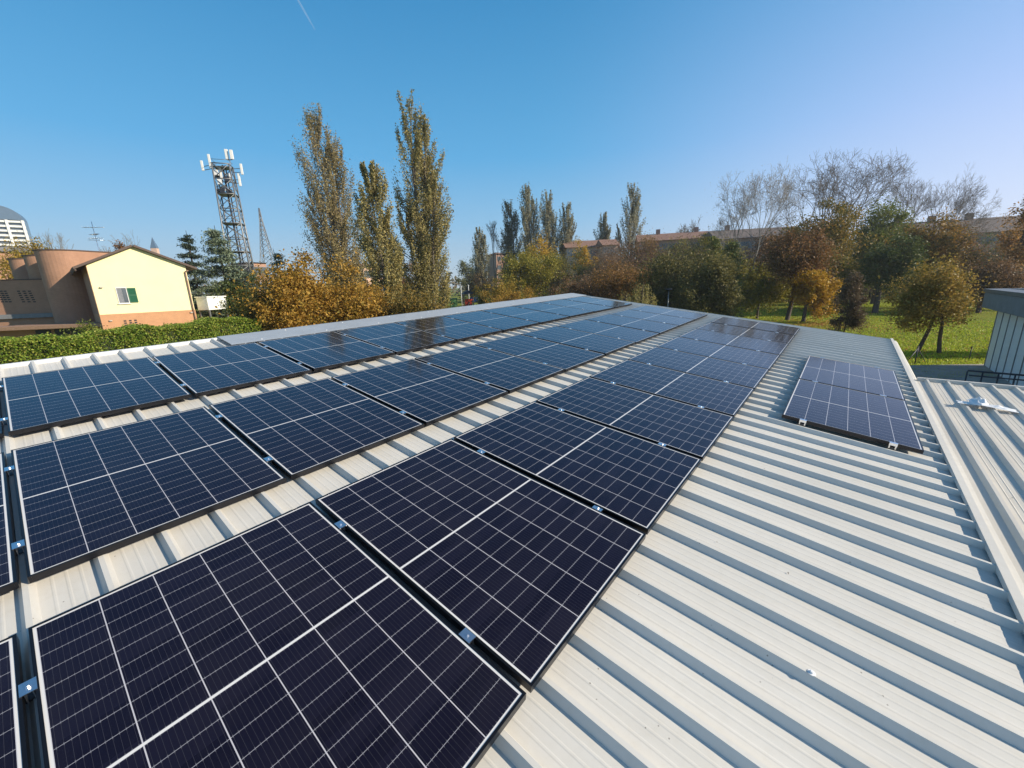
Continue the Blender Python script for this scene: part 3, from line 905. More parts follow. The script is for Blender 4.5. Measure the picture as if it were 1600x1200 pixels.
broad_tree("brown_shrub", "shrub", "brown leafed shrub left of the pale weeping bush", 905, 432, 58, 90, BRN, 5000, .24, .03, 68, 60, r0=.1)
broad_tree("brown_shrub", "shrub", "dark orange brown shrub directly behind the pale weeping bush", 985, 410, 52, 92, [(.05, .03, .014), (.12, .065, .02), (.17, .095, .03), (.05, .045, .016)], 6000, .23, .03, 69, 60, r0=.1)
broad_tree("leafy_tree", "tree", "dense large leaved green brown tree behind the lamp post", 1052, 392, 44, 98, LEAFY, 8000, .23, .03, 70, 90, r0=.14)
broad_tree("leafy_tree", "tree", "dense green brown tree right of the lamp post at the lawn's edge", 1108, 396, 41, 88, LEAFY, 8000, .22, .03, 71, 90, r0=.14)
# weeping bush: strands hanging from a dome
def weeping(name, label, x, yt, Y, wpx, cols, seed, n=4200, size=.16):
    q = np.random.default_rng(seed); X, Yw, h = place(x, yt, Y); W_ = wid(wpx, x, Y)
    root = empty(name, (X, Yw, 0), 0, label, "shrub")
    az = q.uniform(0, 6.283, 160); rr = np.sqrt(q.uniform(.05, 1, 160))
    top = h*(1-.45*rr**2); i = q.integers(0, 160, n); d = q.uniform(0, 1, n)
    P = np.stack([np.cos(az[i])*rr[i]*W_, np.sin(az[i])*rr[i]*W_, top[i]*(1-d*.85)], 1) + q.normal(size=(n, 3))*np.array([.05, .05, .03])
    leaf_mesh("crown", P, size, leafmat(name + "_leaves", cols, .4), seed=seed, aspect=.3, droop=(0, 0, -2.0)).parent = root
    mb = MB(); mb.tube([(0, 0, -.1), (0, .05, h*.5), (0, 0, h*.9)], [.09, .06, .03], 6)
    for k in range(14):
        a = az[k]; r_ = rr[k]*W_
        mb.tube([(0, 0, h*.6), (math.cos(a)*r_*.6, math.sin(a)*r_*.6, top[k]*1.02), (math.cos(a)*r_, math.sin(a)*r_, top[k]*.7)], [.03, .02, .008], 4)
    mb.build("trunk", M['bark'], root, recalc=False)
    return root
WEEP = [(.10, .10, .025), (.17, .15, .045), (.22, .18, .07), (.13, .11, .04)]
weeping("weeping_bush", "pale yellow green weeping bush beyond the far end of the roof", 1004, 440, 38, 50, WEEP, 81)
weeping("weeping_bush", "thin low weeping bush left of the pale yellow green weeping bush", 976, 452, 40, 26, WEEP, 82, 1500)
conifer("conifer_tree", "narrow yellow green conifer left of the brown roof gap", 1117, 366, 62, 34, [(.05, .062, .012), (.10, .11, .02), (.14, .13, .03)], 83, 3600, .30, 14, slim=True)
conifer("conifer_tree", "narrow dark green conifer in front of the block with windows", 1145, 374, 58, 38, MGRN, 84, 4200, .30, 14, slim=True)
# low shrubs near the playground
broad_tree("low_shrub", "shrub", "low orange brown shrub at the left of the wide yellow green tree", 778, 432, 66, 66, GOLDG, 3600, .22, .05, 85, 50, r0=.08)
broad_tree("low_shrub", "shrub", "low golden shrub right behind the playground panels", 798, 451, 58, 76, GOLD, 3800, .20, .05, 86, 50, r0=.08)
broad_tree("low_shrub", "shrub", "small dark green bush beside the blue playground panel", 760, 455, 62, 26, DGRN, 1800, .20, .05, 87, 25, r0=.06)
broad_tree("far_tree", "tree", "far greenish rounded tree between the tallest poplar and the small pale poplar", 733, 405, 150, 32, [(.05, .065, .03), (.09, .10, .045), (.12, .11, .05)], 2200, .5, .15, 88, 30, r0=.2)
broad_tree("far_tree", "tree", "far brown rounded tree under the small pale poplar", 748, 424, 128, 44, [(.07, .05, .025), (.13, .085, .035), (.05, .045, .025)], 2400, .42, .08, 89, 30, r0=.2)
broad_tree("far_tree", "tree", "far rust coloured tree between the slimmer and the tallest poplar", 616, 400, 95, 60, RUST, 3200, .34, .1, 90, 40, r0=.2)

# ---- right side park
ptree = broad_tree("park_tree", "tree", "young orange green park tree with two trunks on the sunlit lawn", 1484, 406, 21.5, 150, [(.060, .062, .015), (.135, .105, .024), (.23, .145, .034), (.095, .082, .022)], 6500, .13, .30, 101, 110, r0=.085, sig=.14, lean=(-.55, 0))
extra_trunk(ptree, (-.70, .55, -.1), (-.40, .2, 2.4), .085)
broad_tree("purple_shrub", "shrub", "dull brown shrub with thin stems beside the roof's far corner", 1334, 428, 25, 48, [(.035, .028, .020), (.065, .046, .032), (.10, .070, .042), (.045, .048, .02)], 4200, .10, .10, 102, 60, r0=.04, sig=.2)
broad_tree("rust_tree", "tree", "rusty brown tree with leaning dark trunk on the leaf strewn lawn", 1256, 358, 41, 104, RUST + [(.12, .085, .02)], 8200, .20, .40, 103, 100, r0=.19, sig=.15, lean=(.5, 0))
broad_tree("bright_yellow_tree", "tree", "small golden yellow tree beside the leaning dark trunk", 1266, 424, 39, 76, [(.13, .078, .008), (.21, .125, .012), (.25, .155, .018), (.16, .090, .010)], 4200, .22, .18, 104, 50, r0=.16)
broad_tree("olive_tree", "tree", "small olive green tree with thin trunk left of the rusty brown tree", 1192, 414, 44, 76, OLV, 5200, .20, .20, 105, 60, r0=.12)
broad_tree("mixed_tree", "tree", "tall green and orange tree behind the rusty brown tree", 1290, 318, 56, 112, [(.018, .032, .010), (.05, .055, .012), (.13, .095, .018), (.20, .125, .025), (.04, .05, .012)], 11000, .27, .12, 106, 110, r0=.25, sig=.15)
broad_tree("mixed_tree", "tree", "green and gold tree between the rusty tree and the dark evergreen", 1322, 392, 50, 84, [(.03, .04, .01), (.09, .085, .016), (.17, .125, .025), (.05, .055, .012)], 7000, .24, .10, 107, 70, r0=.2)
broad_tree("evergreen_tree", "tree", "large dark evergreen tree left of the orange tipped round tree", 1392, 318, 60, 112, MGRN, 11000, .28, .22, 108, 100, r0=.3, sig=.15)
broad_tree("evergreen_tree", "tree", "dark shaded evergreen with low spreading crown over the lawn", 1388, 372, 46, 104, DGRN, 8000, .24, .36, 109, 80, r0=.26, sig=.16)
broad_tree("orange_tree", "tree", "broad dark round tree with orange tips behind the two trunked tree", 1468, 342, 50, 138, [(.022, .028, .010), (.06, .05, .014), (.14, .085, .018), (.20, .11, .022), (.04, .042, .012)], 11000, .25, .18, 110, 110, r0=.3, sig=.14)
broad_tree("brown_tree", "tree", "violet brown thin leaved tree behind the grey clad building", 1552, 392, 42, 110, BRN, 7000, .18, .12, 111, 80, r0=.18)
broad_tree("brown_tree", "tree", "orange brown tree reaching in at the right edge above the grey clad building", 1612, 308, 44, 100, [(.10, .06, .022), (.18, .10, .03), (.24, .13, .035)], 4200, .22, .12, 113, 70, r0=.2, sig=.12)
broad_tree("park_tree", "tree", "broad leafy tree out of view beyond the grey clad building, added to shade the lawn", 1905, 330, 19.0, 150, OLV, 5000, .22, .2, 140, 70, r0=.2)  # unseen tree, put in so that its shadow falls across the lawn
bare_tree("bare_tree", "tall pale bare tree with several white stems in front of the block with windows", 1184, 260, 72, 150, 121, 'bark_pale', 3, depth=7, twig=.016, upright=.30, residual=(500, [(.12, .10, .05), (.18, .15, .08)], .16))
bare_tree("bare_tree", "tallest bare tree, wide grey crown behind the green and orange tree", 1322, 236, 78, 160, 331, 'bark_grey', 3, depth=7, twig=.016, upright=.26)
bare_tree("bare_tree", "thin bare treetop between the white stemmed tree and the tallest bare tree", 1272, 268, 88, 74, 123, 'bark_grey', 1, depth=7, twig=.016, upright=.30)
bare_tree("bare_tree", "slim upright bare tree just right of the tallest bare tree", 1428, 250, 84, 84, 124, 'bark_grey', 1, depth=7, twig=.016, upright=.6)
bare_tree("bare_tree", "bare tree with long branches bending right above the dark roof", 1492, 262, 74, 150, 125, 'bark_grey', 2, depth=7, twig=.016, lean=.45, upright=.25)
bare_tree("bare_tree", "faint far bare tree above the long brown roof", 1074, 338, 150, 62, 126, 'bark_grey', 2, depth=6, twig=.05)

# ---- belt of trees along the far side of the park, each one a tree
q9 = np.random.default_rng(77)
for k in range(19):
    x = 930 + k*37 + q9.uniform(-10, 10); Yb = q9.uniform(68, 90)
    yt = 452 - 0.035*(x-600)  - q9.uniform(42, 72)
    broad_tree("belt_tree", "tree", "autumn tree in the mixed belt between the park lawn and the apartment blocks", x, yt, Yb, q9.uniform(60, 92),
               [BRN, LEAFY, OLV, DKGOLD, RUST, DGRN][int(q9.integers(0, 6))], 3400, .30, .05, 400+k, 50, group="mixed belt of trees before the apartment blocks", r0=.16)
# far wood on the horizon, one mass
nw = 15000
xw = q9.uniform(-420, 420, nw); yw = 230 + q9.uniform(-14, 14, nw) + .06*np.abs(xw)
hw_ = 9 + 2.5*np.sin(xw*.11) + 1.8*np.sin(xw*.37+1) + 1.4*np.sin(xw*.9)
zw = hw_*q9.uniform(0, 1, nw)**.6
tag(leaf_mesh("far_wood", np.stack([xw, yw, zw], 1), 2.2, leafmat("far_wood_leaves", [(.05, .055, .035), (.085, .075, .045), (.11, .085, .05), (.07, .07, .045)], .2), seed=5), "far wood closing the horizon behind the playground and houses", "wood", kind="stuff")

# ---- left conifers
BLUEG = [(.045, .066, .045), (.085, .110, .072), (.12, .14, .09), (.065, .085, .055)]
conifer("conifer_tree", "grey green drooping conifer right of the yellow house, before the lattice tower", 335, 352, 45, 98, BLUEG, 131, 8000, .26, 12)
conifer("conifer_tree", "darker conifer directly beside the yellow house roof", 289, 360, 52, 60, [(.014, .024, .018), (.030, .042, .028), (.045, .055, .035)], 132, 5500, .28, 11)
conifer("conifer_tree", "small blue green conifer tip behind the golden tree", 432, 388, 48, 50, BLUEG, 133, 2600, .26, 10)
broad_tree("dark_tree", "tree", "dark green shaded bush below the conifers right of the yellow house", 380, 430, 44, 80, DGRN, 6000, .22, .02, 134, 60, r0=.1)
broad_tree("roof_tree", "tree", "green and gold tree rising behind the brick towers", 44, 379, 52, 150, GOLDG, 8500, .24, .12, 135, 70, r0=.16)
broad_tree("roof_tree", "tree", "rust brown treetop behind the yellow house roof", 172, 381, 62, 44, RUST, 2400, .26, .3, 136, 40, r0=.16)
bare_tree("bare_tree", "faint bare treetop just left of the yellow house gable", 196, 362, 90, 26, 137, 'bark_pale', 1, depth=5, twig=.03)
bare_tree("bare_tree", "faint bare treetop behind the brick towers", 82, 360, 95, 34, 138, 'bark_pale', 1, depth=5, twig=.03)

# ------------------------------------------------------------------ hedges
HEDGE = [(.030, .058, .010), (.075, .125, .015), (.125, .170, .024), (.18, .19, .038), (.12, .10, .03)]
def hedge(name, label, a, b, width, ha, hb, n, size, cols, seed):
    q = np.random.default_rng(seed)
    a = Vector((a.x, a.y, 0)); b = Vector((b.x, b.y, 0)); d = (b-a); L_ = d.length; d.normalize(); nrm = Vector((-d.y, d.x, 0))
    root = empty(name, a, math.atan2(d.y, d.x), label, "hedge")
    hh = lambda s_: (ha + (hb-ha)*s_/L_) * (1 + .03*np.sin(s_*1.7) + .02*np.sin(s_*4.1))
    s_ = q.uniform(0, L_, n); face = q.uniform(0, 1, n); wob_ = .10*np.sin(s_*2.3) + .06*np.sin(s_*5.3+1)
    H_ = hh(s_)
    P = np.zeros((n, 3)); P[:, 0] = s_
    side = face < .66
    P[side, 1] = np.where(q.uniform(0, 1, side.sum()) < .75, -width/2, width/2) + q.normal(0, .07, side.sum()) + wob_[side]
    P[side, 2] = q.uniform(.05, 1, side.sum()) * H_[side]
    P[~side, 1] = q.uniform(-width/2, width/2, (~side).sum()); P[~side, 2] = H_[~side] + q.normal(0, .05, (~side).sum())
    endc = q.uniform(0, 1, n) < .05
    P[endc, 0] = L_ + q.normal(0, .06, endc.sum()); P[endc, 1] = q.uniform(-width/2, width/2, endc.sum()); P[endc, 2] = q.uniform(.05, 1, endc.sum())*H_[endc]
    leaf_mesh("foliage", P, size, leafmat(name + "_leaves", cols, .35), up=.35, seed=seed, aspect=.7).parent = root
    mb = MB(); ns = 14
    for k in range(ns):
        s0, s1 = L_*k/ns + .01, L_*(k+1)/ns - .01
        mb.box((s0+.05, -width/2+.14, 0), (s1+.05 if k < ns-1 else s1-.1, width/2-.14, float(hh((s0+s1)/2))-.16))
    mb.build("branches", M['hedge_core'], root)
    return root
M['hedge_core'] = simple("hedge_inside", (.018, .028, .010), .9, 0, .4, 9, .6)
ha = at(-40, 540, 15.5); hb = at(404, 495, 25)
hedge("clipped_hedge", "long clipped light green hedge running behind the ridge of the roof", ha, hb, 1.3, ha.z, hb.z, 70000, .085, HEDGE, 140)
ra = at(100, 508, 24.5); rb = at(158, 505, 25.5)
broad_tree("clipped_bush", "shrub", "small rounded bush in front of the brick canopy, left of the yellow house corner", 132, 505, 25.0, 66, [(.04, .06, .012), (.09, .11, .02), (.14, .13, .03)], 2600, .13, .02, 141, 40, r0=.05)

# ------------------------------------------------------------------ yellow house
def zr(x, y): d = ray(x, y); return d[2]/d[1]
dl = 34.0
dr = 1.14*dl
PL_ = at(150, 470, dl); PR_ = at(299, 460, dr)
L0 = Vector((PL_.x, PL_.y, 0)); R0 = Vector((PR_.x, PR_.y, 0))
ex = (R0-L0); HWD = ex.length; ex.normalize(); ey = Vector((-ex.y, ex.x, 0))
house = empty("yellow_house", L0, math.atan2(ex.y, ex.x), "yellow gabled house with brick base and one green shuttered window behind the hedge", "house")
HM = Matrix.Translation(L0) @ Matrix.Rotation(math.atan2(ex.y, ex.x), 4, 'Z'); HI = HM.inverted()
def hp(x, y, off=0.0):          # photo pixel on the gable wall -> house coordinates
    return HI @ on_plane(x, y, L0 - ey*off, ey)
eave = (hp(132, 412).z + hp(291, 417).z)/2; apx = hp(207, 386); belt = (hp(159, 493).z + hp(302, 483).z)/2
ax_, az_ = apx.x, apx.z
HD = 8.0
mb = MB()
poly = [(0, belt), (HWD, belt), (HWD, eave), (ax_, az_), (0, eave)]
vs = [(x, 0, z) for x, z in poly] + [(x, HD, z) for x, z in poly]
mb.add(vs, [(0,1,2,3,4), (9,8,7,6,5)] + [(k, k+5, (k+1) % 5 + 5, (k+1) % 5) for k in range(5)])
o = mb.build("wall", M['yellow_plaster'], house)
mb = MB(); mb.box((-.03, -.03, -.2), (HWD+.03, HD+.03, belt-.004))
base = mb.build("brick_base", M['brick_band'], house)
# brick strip along the left corner of the gable, seen from the shaded side
mb = MB(); mb.box((-.036, .004, belt), (-.004, HD, eave-.02)); mb.build("side_wall", M['brick'], house)
# roof
def slope(x0, z0, x1, z1, th=.17, over=.35):
    mb = MB(); d = Vector((x1-x0, 0, z1-z0)).normalized(); n = Vector((-d.z, 0, d.x)); n = n if n.z > 0 else -n
    a0 = Vector((x0, -over, z0)) + n*.02; b0 = Vector((x1, -over, z1)) + n*.02
    q = [a0, b0, b0 + Vector((0, HD+2*over, 0)), a0 + Vector((0, HD+2*over, 0))]
    mb.add(q + [p + n*th for p in q], [(0,3,2,1),(4,5,6,7),(0,1,5,4),(1,2,6,5),(2,3,7,6),(3,0,4,7)])
    return mb.build("roof", M['brown_roof'], house)
kl = (az_-eave)/ax_; kr = (az_-eave)/(HWD-ax_)
slope(-.75, eave-.75*kl, ax_-.004, az_); slope(HWD+.75, eave-.75*kr, ax_+.004, az_)
# window with one open green shutter
p0, p1 = hp(181, 451), hp(199, 473); s0, s1 = hp(198, 450), hp(214, 472)
wz0, wz1 = p1.z, (p0.z+s0.z)/2 + .02
wx0, wx1 = hp(184, 462).x, hp(199, 462).x; sx1 = hp(214, 462).x
mb = MB(); e = .045
mb.box((wx0-e, -.06, wz0-e), (wx1+e, -.004, wz0)); mb.box((wx0-e, -.06, wz1), (wx1+e, -.004, wz1+e))
mb.box((wx0-e, -.055, wz0+.002), (wx0, -.004, wz1-.002)); mb.box((wx1, -.055, wz0+.002), (wx1+e, -.004, wz1-.002))
win = mb.build("window", M['white'], house)
mb = MB(); mb.box((wx0+.004, -.030, wz0+.004), (wx1-.28, -.010, wz1-.004)); mb.build("curtain", M['curtain'], win)
mb = MB(); mb.box((wx1-.275, -.024, wz0+.004), (wx1-.004, -.008, wz1-.004)); mb.build("pane", M['glass'], win)
mb = MB(); sh0, sh1 = wx1+e+.02, sx1
for (a0, a1, z0, z1) in ((sh0, sh1, wz0, wz0+.08), (sh0, sh1, wz1-.08, wz1), (sh0, sh0+.07, wz0+.082, wz1-.082), (sh1-.07, sh1, wz0+.082, wz1-.082), (sh0+.072, sh1-.072, (wz0+wz1)/2-.05, (wz0+wz1)/2+.05)):
    mb.box((a0, -.06, z0), (a1, -.012, z1))
z = wz0+.10
while z < wz1-.12:
    if abs(z+.02-(wz0+wz1)/2) > .08:
        mb.add([(sh0+.072, -.05, z), (sh1-.072, -.05, z), (sh1-.072, -.016, z+.05), (sh0+.072, -.016, z+.05)], [(0, 1, 2, 3)])
    z += .055
mb.box((sh0+.073, -.014, wz0+.083), (sh1-.073, -.0125, wz1-.083))
mb.build("shutter", M['green'], house)
mb = MB(); mb.box((wx0-.12, -.12, wz0-e-.06), (wx1+.12, -.004, wz0-e-.002)); mb.build("sill", M['white'], house)
# pierced brick grille
gx0, gx1 = hp(198, 512).x, hp(214, 510).x; gz1, gz0 = hp(203, 501).z, hp(207, 521).z
for i in range(3):
    mb = MB()
    for j in range(7):
        cx = gx0 + (gx1-gx0)*i/2; cz = gz0 + (gz1-gz0)*j/6
        mb.box((cx-.085, -.042, cz-.06), (cx+.085, -.034, cz+.06))
    mb.build("vent_column", M['dark'], house)
# gutters and downspout
mb = MB(); gx = HWD - .12
mb.tube([(gx, -.12, eave-.55), (gx, -.12, .2)], .05, 8); mb.tube([(gx+.25, -.12, eave-.42), (gx, -.12, eave-.52)], .05, 8)
mb.build("downspout", M['tile'], house)
mb = MB(); mb.tube([(-.70, -.33, eave-.75*kl-.06), (-.70, HD+.3, eave-.75*kl-.06)], .075, 8); mb.build("gutter", M['brown_roof'], house)
for (x, y) in ((158, 449), (173, 501), (299, 488)):
    p = hp(x, y); mb = MB(); mb.box((p.x-.09, -.16, p.z-.05), (p.x+.09, -.034, p.z+.05)); mb.build("wall_lamp", M['stone'], house)
# white shed panel beside the house
p = at(316, 474, dr+1)
shed = empty("white_container", (p.x, p.y, 0), -.15, "small white container standing right of the yellow house", "container")
hz0 = at(316, 485, dr+1).z; hz1 = at(316, 465, dr+1).z; hw = wid(20, 316, dr+1)*1.2
mb = MB(); mb.box((-hw, 0, hz0), (hw, 2.2, hz1)); bevel(mb.build("body", M['white'], shed), .04)
mb = MB(); mb.box((-hw-.06, -.06, hz1+.002), (hw+.06, 2.26, hz1+.10)); mb.build("roof", M['clad'], shed)
mb = MB()
for a_ in (-hw+.1, hw-.1):
    for b_ in (.1, 2.1): mb.box((a_-.06, b_-.06, 0), (a_+.06, b_+.06, hz0-.002))
for k in range(4):
    m2 = MB(); a_ = (-hw+.1, hw-.1)[k % 2]; b_ = (.1, 2.1)[k//2]
    m2.box((a_-.06, b_-.06, 0), (a_+.06, b_+.06, hz0-.002)); m2.build("leg", M['steel'], shed)

# ------------------------------------------------------------------ brick building with rounded towers
bb = empty("brick_building", (at(60, 470, 34).x, 34, 0), 0, "red brick building with three rounded towers and a low canopy left of the yellow house", "building")
bo = bb.location.copy()
def stadium(a, b, r, n=20):
    d = Vector((b.x-a.x, b.y-a.y, 0)); t_ = math.atan2(d.y, d.x)
    pts = [(b.x + math.cos(t_-math.pi/2+math.pi*k/n)*r, b.y + math.sin(t_-math.pi/2+math.pi*k/n)*r) for k in range(n+1)]
    pts += [(a.x + math.cos(t_+math.pi/2+math.pi*k/n)*r, a.y + math.sin(t_+math.pi/2+math.pi*k/n)*r) for k in range(n+1)]
    return [(x-bo.x, y-bo.y) for x, y in pts]
def drum(xa, xb, Ya, Yb, ytop, r):
    a = at(xa, ytop, Ya); b = at(xb, ytop, Yb); zt = a.z
    poly = stadium(a, b, r)
    mb = MB(); mb.prism(poly, -.2, zt); t_ = mb.build("tower", M['brick'], bb)
    ctr = Vector((sum(p[0] for p in poly)/len(poly), sum(p[1] for p in poly)/len(poly), 0))
    mb = MB(); mb.prism([(p[0] + (p[0]-ctr.x)*.015 + math.copysign(.05, p[0]-ctr.x), p[1] + math.copysign(.05, p[1]-ctr.y)) for p in poly], zt+.004, zt+.09); mb.build("coping", M['brown_roof'], t_)
drum(97, 178, 39.5, 43.5, 393.5, 1.75)
drum(66, 82, 41.5, 43, 401, 1.25)
drum(42, 58, 43.5, 45, 406, 1.25)
# low wall with pierced grilles
wa = at(-60, 470, 38.6); wb = at(98, 470, 40.4)
wd_ = (wb-wa); wd_.z = 0; WL = wd_.length; wang = math.atan2(wd_.y, wd_.x)
WM = Matrix.Translation(Vector((wa.x-bo.x, wa.y-bo.y, 0))) @ Matrix.Rotation(wang, 4, 'Z')
wtop = at(30, 437.5, 39.5).z
mb = MB(); mb.box((0, 0, -.2), (WL, .4, wtop)); lw = mb.build("wall", M['brick'], bb, WM)
mb = MB(); mb.box((-.02, -.05, wtop+.004), (WL+.02, .45, wtop+.09)); mb.build("coping", M['brown_roof'], lw)
wn_ = Vector((-math.sin(wang), math.cos(wang), 0)); WMi = (Matrix.Translation(bo) @ WM).inverted()
def wp(x, y): return WMi @ on_plane(x, y, Vector((wa.x, wa.y, 0)), wn_)
for xa, xb in ((29, 46), (-4, 8), (84, 92)):
    for i in range(3):
        mb = MB()
        for j in range(6):
            x = xa + (xb-xa)*i/2
            p = wp(x + j*1.6, 455 + j*3.3)
            mb.box((p.x-.11, -.012, p.z-.05), (p.x+.11, -.003, p.z+.05))
        mb.build("vent_column", M['dark'], bb, WM)
led = wp(40, 494)
mb = MB(); mb.box((.5, -.30, led.z-.18), (WL-.2, -.004, led.z+.22)); mb.build("ledge", M['concrete'], bb, WM)
# canopy slab and the dark openings below
ca = at(-60, 512, 33.0); cb = at(163, 503, 34.5)
cd_ = cb-ca; cd_.z = 0; CLN = cd_.length; cang = math.atan2(cd_.y, cd_.x)
CM = Matrix.Translation(Vector((ca.x-bo.x, ca.y-bo.y, 0))) @ Matrix.Rotation(cang, 4, 'Z')
cz_ = at(60, 509, 33.8).z
mb = MB(); mb.box((0, 0, cz_-.30), (CLN-.2, 2.6, cz_)); bevel(mb.build("canopy", M['wood'], bb, CM), .02)
mb = MB(); mb.box((0, 1.6, -.2), (CLN-.2, 2.0, cz_-.31)); mb.build("porch_wall", M['brick'], bb, CM)
for x0 in (.36, .50, .62):
    mb = MB(); mb.box((CLN*x0, 1.52, .1), (CLN*x0+1.1, 1.596, cz_-.45)); mb.build("door", M['dark'], bb, CM)

# ------------------------------------------------------------------ far left: high-rise, grey roofed hall, aerial, spire
ph_ = at(45, 372, 230)
hr = empty("high_rise", (ph_.x, ph_.y, 0), .70, "white high-rise with a curved blue grey roof at the far left edge", "high-rise")
hx = 0.0; zt = at(36, 345, 230).z
HW2 = 30.0
mb = MB(); mb.box((-HW2, 0, 0), (hx, 9, zt)); mb.build("wall", M['glass'], hr)
nf = 20
for k in range(nf):
    zf = zt*(k+1)/nf
    mb = MB(); mb.box((-HW2-.2, -1.0, zf-1.25), (hx+.2, -.01, zf-.25)); mb.build("balcony_band", M['white'], hr)
for k in range(6):
    x = .22 - k*5.6
    mb = MB(); mb.box((x-1.0, -1.4, 0), (x, -1.02, zt)); mb.build("pier", M['white'], hr)
mb = MB(); n = 10; prof_ = [(math.cos(math.pi/2*k/n), math.sin(math.pi/2*k/n)) for k in range(n+1)]
rh = at(15, 323, 230).z - zt; dx = 9.5
pts = [(hx - dx + dx*c_, zt + .05 + rh*s_) for c_, s_ in prof_] + [(-HW2, zt + .05 + rh), (-HW2, zt+.05)]
vs = [(x, -1.2, z) for x, z in pts] + [(x, 9, z) for x, z in pts]; m_ = len(pts)
mb.add(vs, [tuple(range(m_)), tuple(reversed(range(m_, 2*m_)))] + [(k, (k+1) % m_, m_+(k+1) % m_, m_+k) for k in range(m_)])
mb.build("roof", M['slate'], hr)
for k in range(3):
    mb = MB(); x = hx - dx - 4 - k*7; mb.box((x, -1.5, zt + rh*.25), (x+3.4, -1.21, zt + rh*.55)); mb.build("dormer_window", M['white'], hr)

def gable_block(name, label, xa, xb, Ya, Yb, y_ridge, y_eave, depth, wall_m, roof_m, windows=0, hip=True, y_at=None, zbase=0, cat="building", chim=()):
    a = at(xa, y_ridge[0], Ya); b = at(xb, y_ridge[1], Yb)
    d = b-a; d.z = 0; L_ = d.length; ang = math.atan2(d.y, d.x)
    root = empty(name, (a.x, a.y, 0), ang, label, cat)
    zr_ = (a.z+b.z)/2; ze = (at(xa, y_eave[0], Ya).z + at(xb, y_eave[1], Yb).z)/2
    mb = MB(); mb.box((0, 0, -.2), (L_, depth, ze)); mb.build("wall", wall_m, root)
    o_ = .5; h_ = depth*.35 if hip else 0
    mb = MB()
    vs = [(-o_, -o_, ze+.01), (L_+o_, -o_, ze+.01), (L_+o_, depth+o_, ze+.01), (-o_, depth+o_, ze+.01), (-o_*(not hip)+h_, depth/2, zr_), (L_+o_*(not hip)-h_, depth/2, zr_)]
    mb.add(vs, [(0, 1, 5, 4), (2, 3, 4, 5), (1, 2, 5), (3, 0, 4), (3, 2, 1, 0)])
    rf = mb.build("roof", roof_m, root)
    for c_ in chim:
        mb = MB(); mb.box((L_*c_-.5, depth/2-.5, zr_-1.2), (L_*c_+.5, depth/2+.5, zr_+1.1)); mb.build("chimney", M['pink_brick'], rf)
    if windows:
        rows = max(1, int(ze//3.1))
        for r_ in range(rows):
            for k in range(windows):
                x = L_*(k+.5)/windows; z0 = ze - 2.3 - r_*3.1
                if z0 < .8: continue
                mb = MB(); mb.box((x-.75, -.06, z0), (x+.75, -.004, z0+1.5)); wi = mb.build("window", M['concrete'], root)
                mb = MB(); mb.box((x-.62, -.075, z0+.1), (x+.62, -.062, z0+1.4)); mb.build("pane", M['glass'], wi)
    return root
gable_block("grey_roofed_hall", "low hall with weathered grey roof behind the brick towers", -30, 148, 62, 74, (380, 383), (397, 396), 14, M['brick'], M['old_roof'], 0, True)
# tv aerial on a mast on the hall roof
ta = at(157, 400, 60)
aer = empty("television_aerial", (ta.x, ta.y, 0), 0, "thin rooftop television aerial left of the yellow house", "aerial")
zt_ = at(151, 346, 60).z
mb = MB(); mb.tube([(0, 0, 0), (0, 0, zt_)], [.06, .035], 6); mb.build("mast", M['alu'], aer)
for zz, L_, tilt in ((at(152, 355, 60).z, 1.3, .25), (at(153, 366, 60).z, 1.0, -.5), (at(154, 372, 60).z, .9, .1), (at(154, 375, 60).z, .9, .6)):
    mb = MB(); c_, s_ = math.cos(tilt), math.sin(tilt)
    mb.tube([(-c_*L_*.9, -s_*L_*.9, zz), (c_*L_, s_*L_, zz)], .035, 5)
    for k in range(7):
        t2 = -.8 + 1.7*k/6; r_ = .42 - .03*k
        mb.tube([(c_*L_*t2 - s_*r_, s_*L_*t2 + c_*r_, zz), (c_*L_*t2 + s_*r_, s_*L_*t2 - c_*r_, zz)], .02, 4)
    mb.build("antenna", M['alu'], aer)
sp_ = at(242, 390, 260)
spi = empty("church_tower", (sp_.x, sp_.y, 0), .3, "tiny church tower with pointed grey spire above the yellow house roof", "church tower")
zs0, zs1 = at(243, 388, 260).z, at(240, 370, 260).z
mb = MB(); mb.box((-1.5, -1.5, 0), (1.5, 1.5, zs0)); mb.build("wall", M['peach'], spi)
mb = MB(); mb.add([(-1.6, -1.6, zs0+.02), (1.6, -1.6, zs0+.02), (1.6, 1.6, zs0+.02), (-1.6, 1.6, zs0+.02), (0, 0, zs1)], [(0, 1, 4), (1, 2, 4), (2, 3, 4), (3, 0, 4), (3, 2, 1, 0)]); mb.build("spire", M['slate'], spi)
gable_block("small_brick_house", "small brick house between the lattice tower and the golden trees", 393, 415, 85, 88, (408, 409), (410, 411), 6, M['pink_brick'], M['tile'], 2, True, cat="house")
gable_block("small_pale_house", "pale low house glimpsed behind the golden tree and slim poplar", 566, 600, 88, 92, (411, 411), (417, 417), 6, M['peach'], M['tile'], 3, False, cat="house")
gable_block("pink_house", "narrow pink brick house between the bare poplar and the dark poplar", 775, 792, 150, 152, (393, 393), (397, 397), 8, M['pink_brick'], M['tile'], 2, True, cat="house")

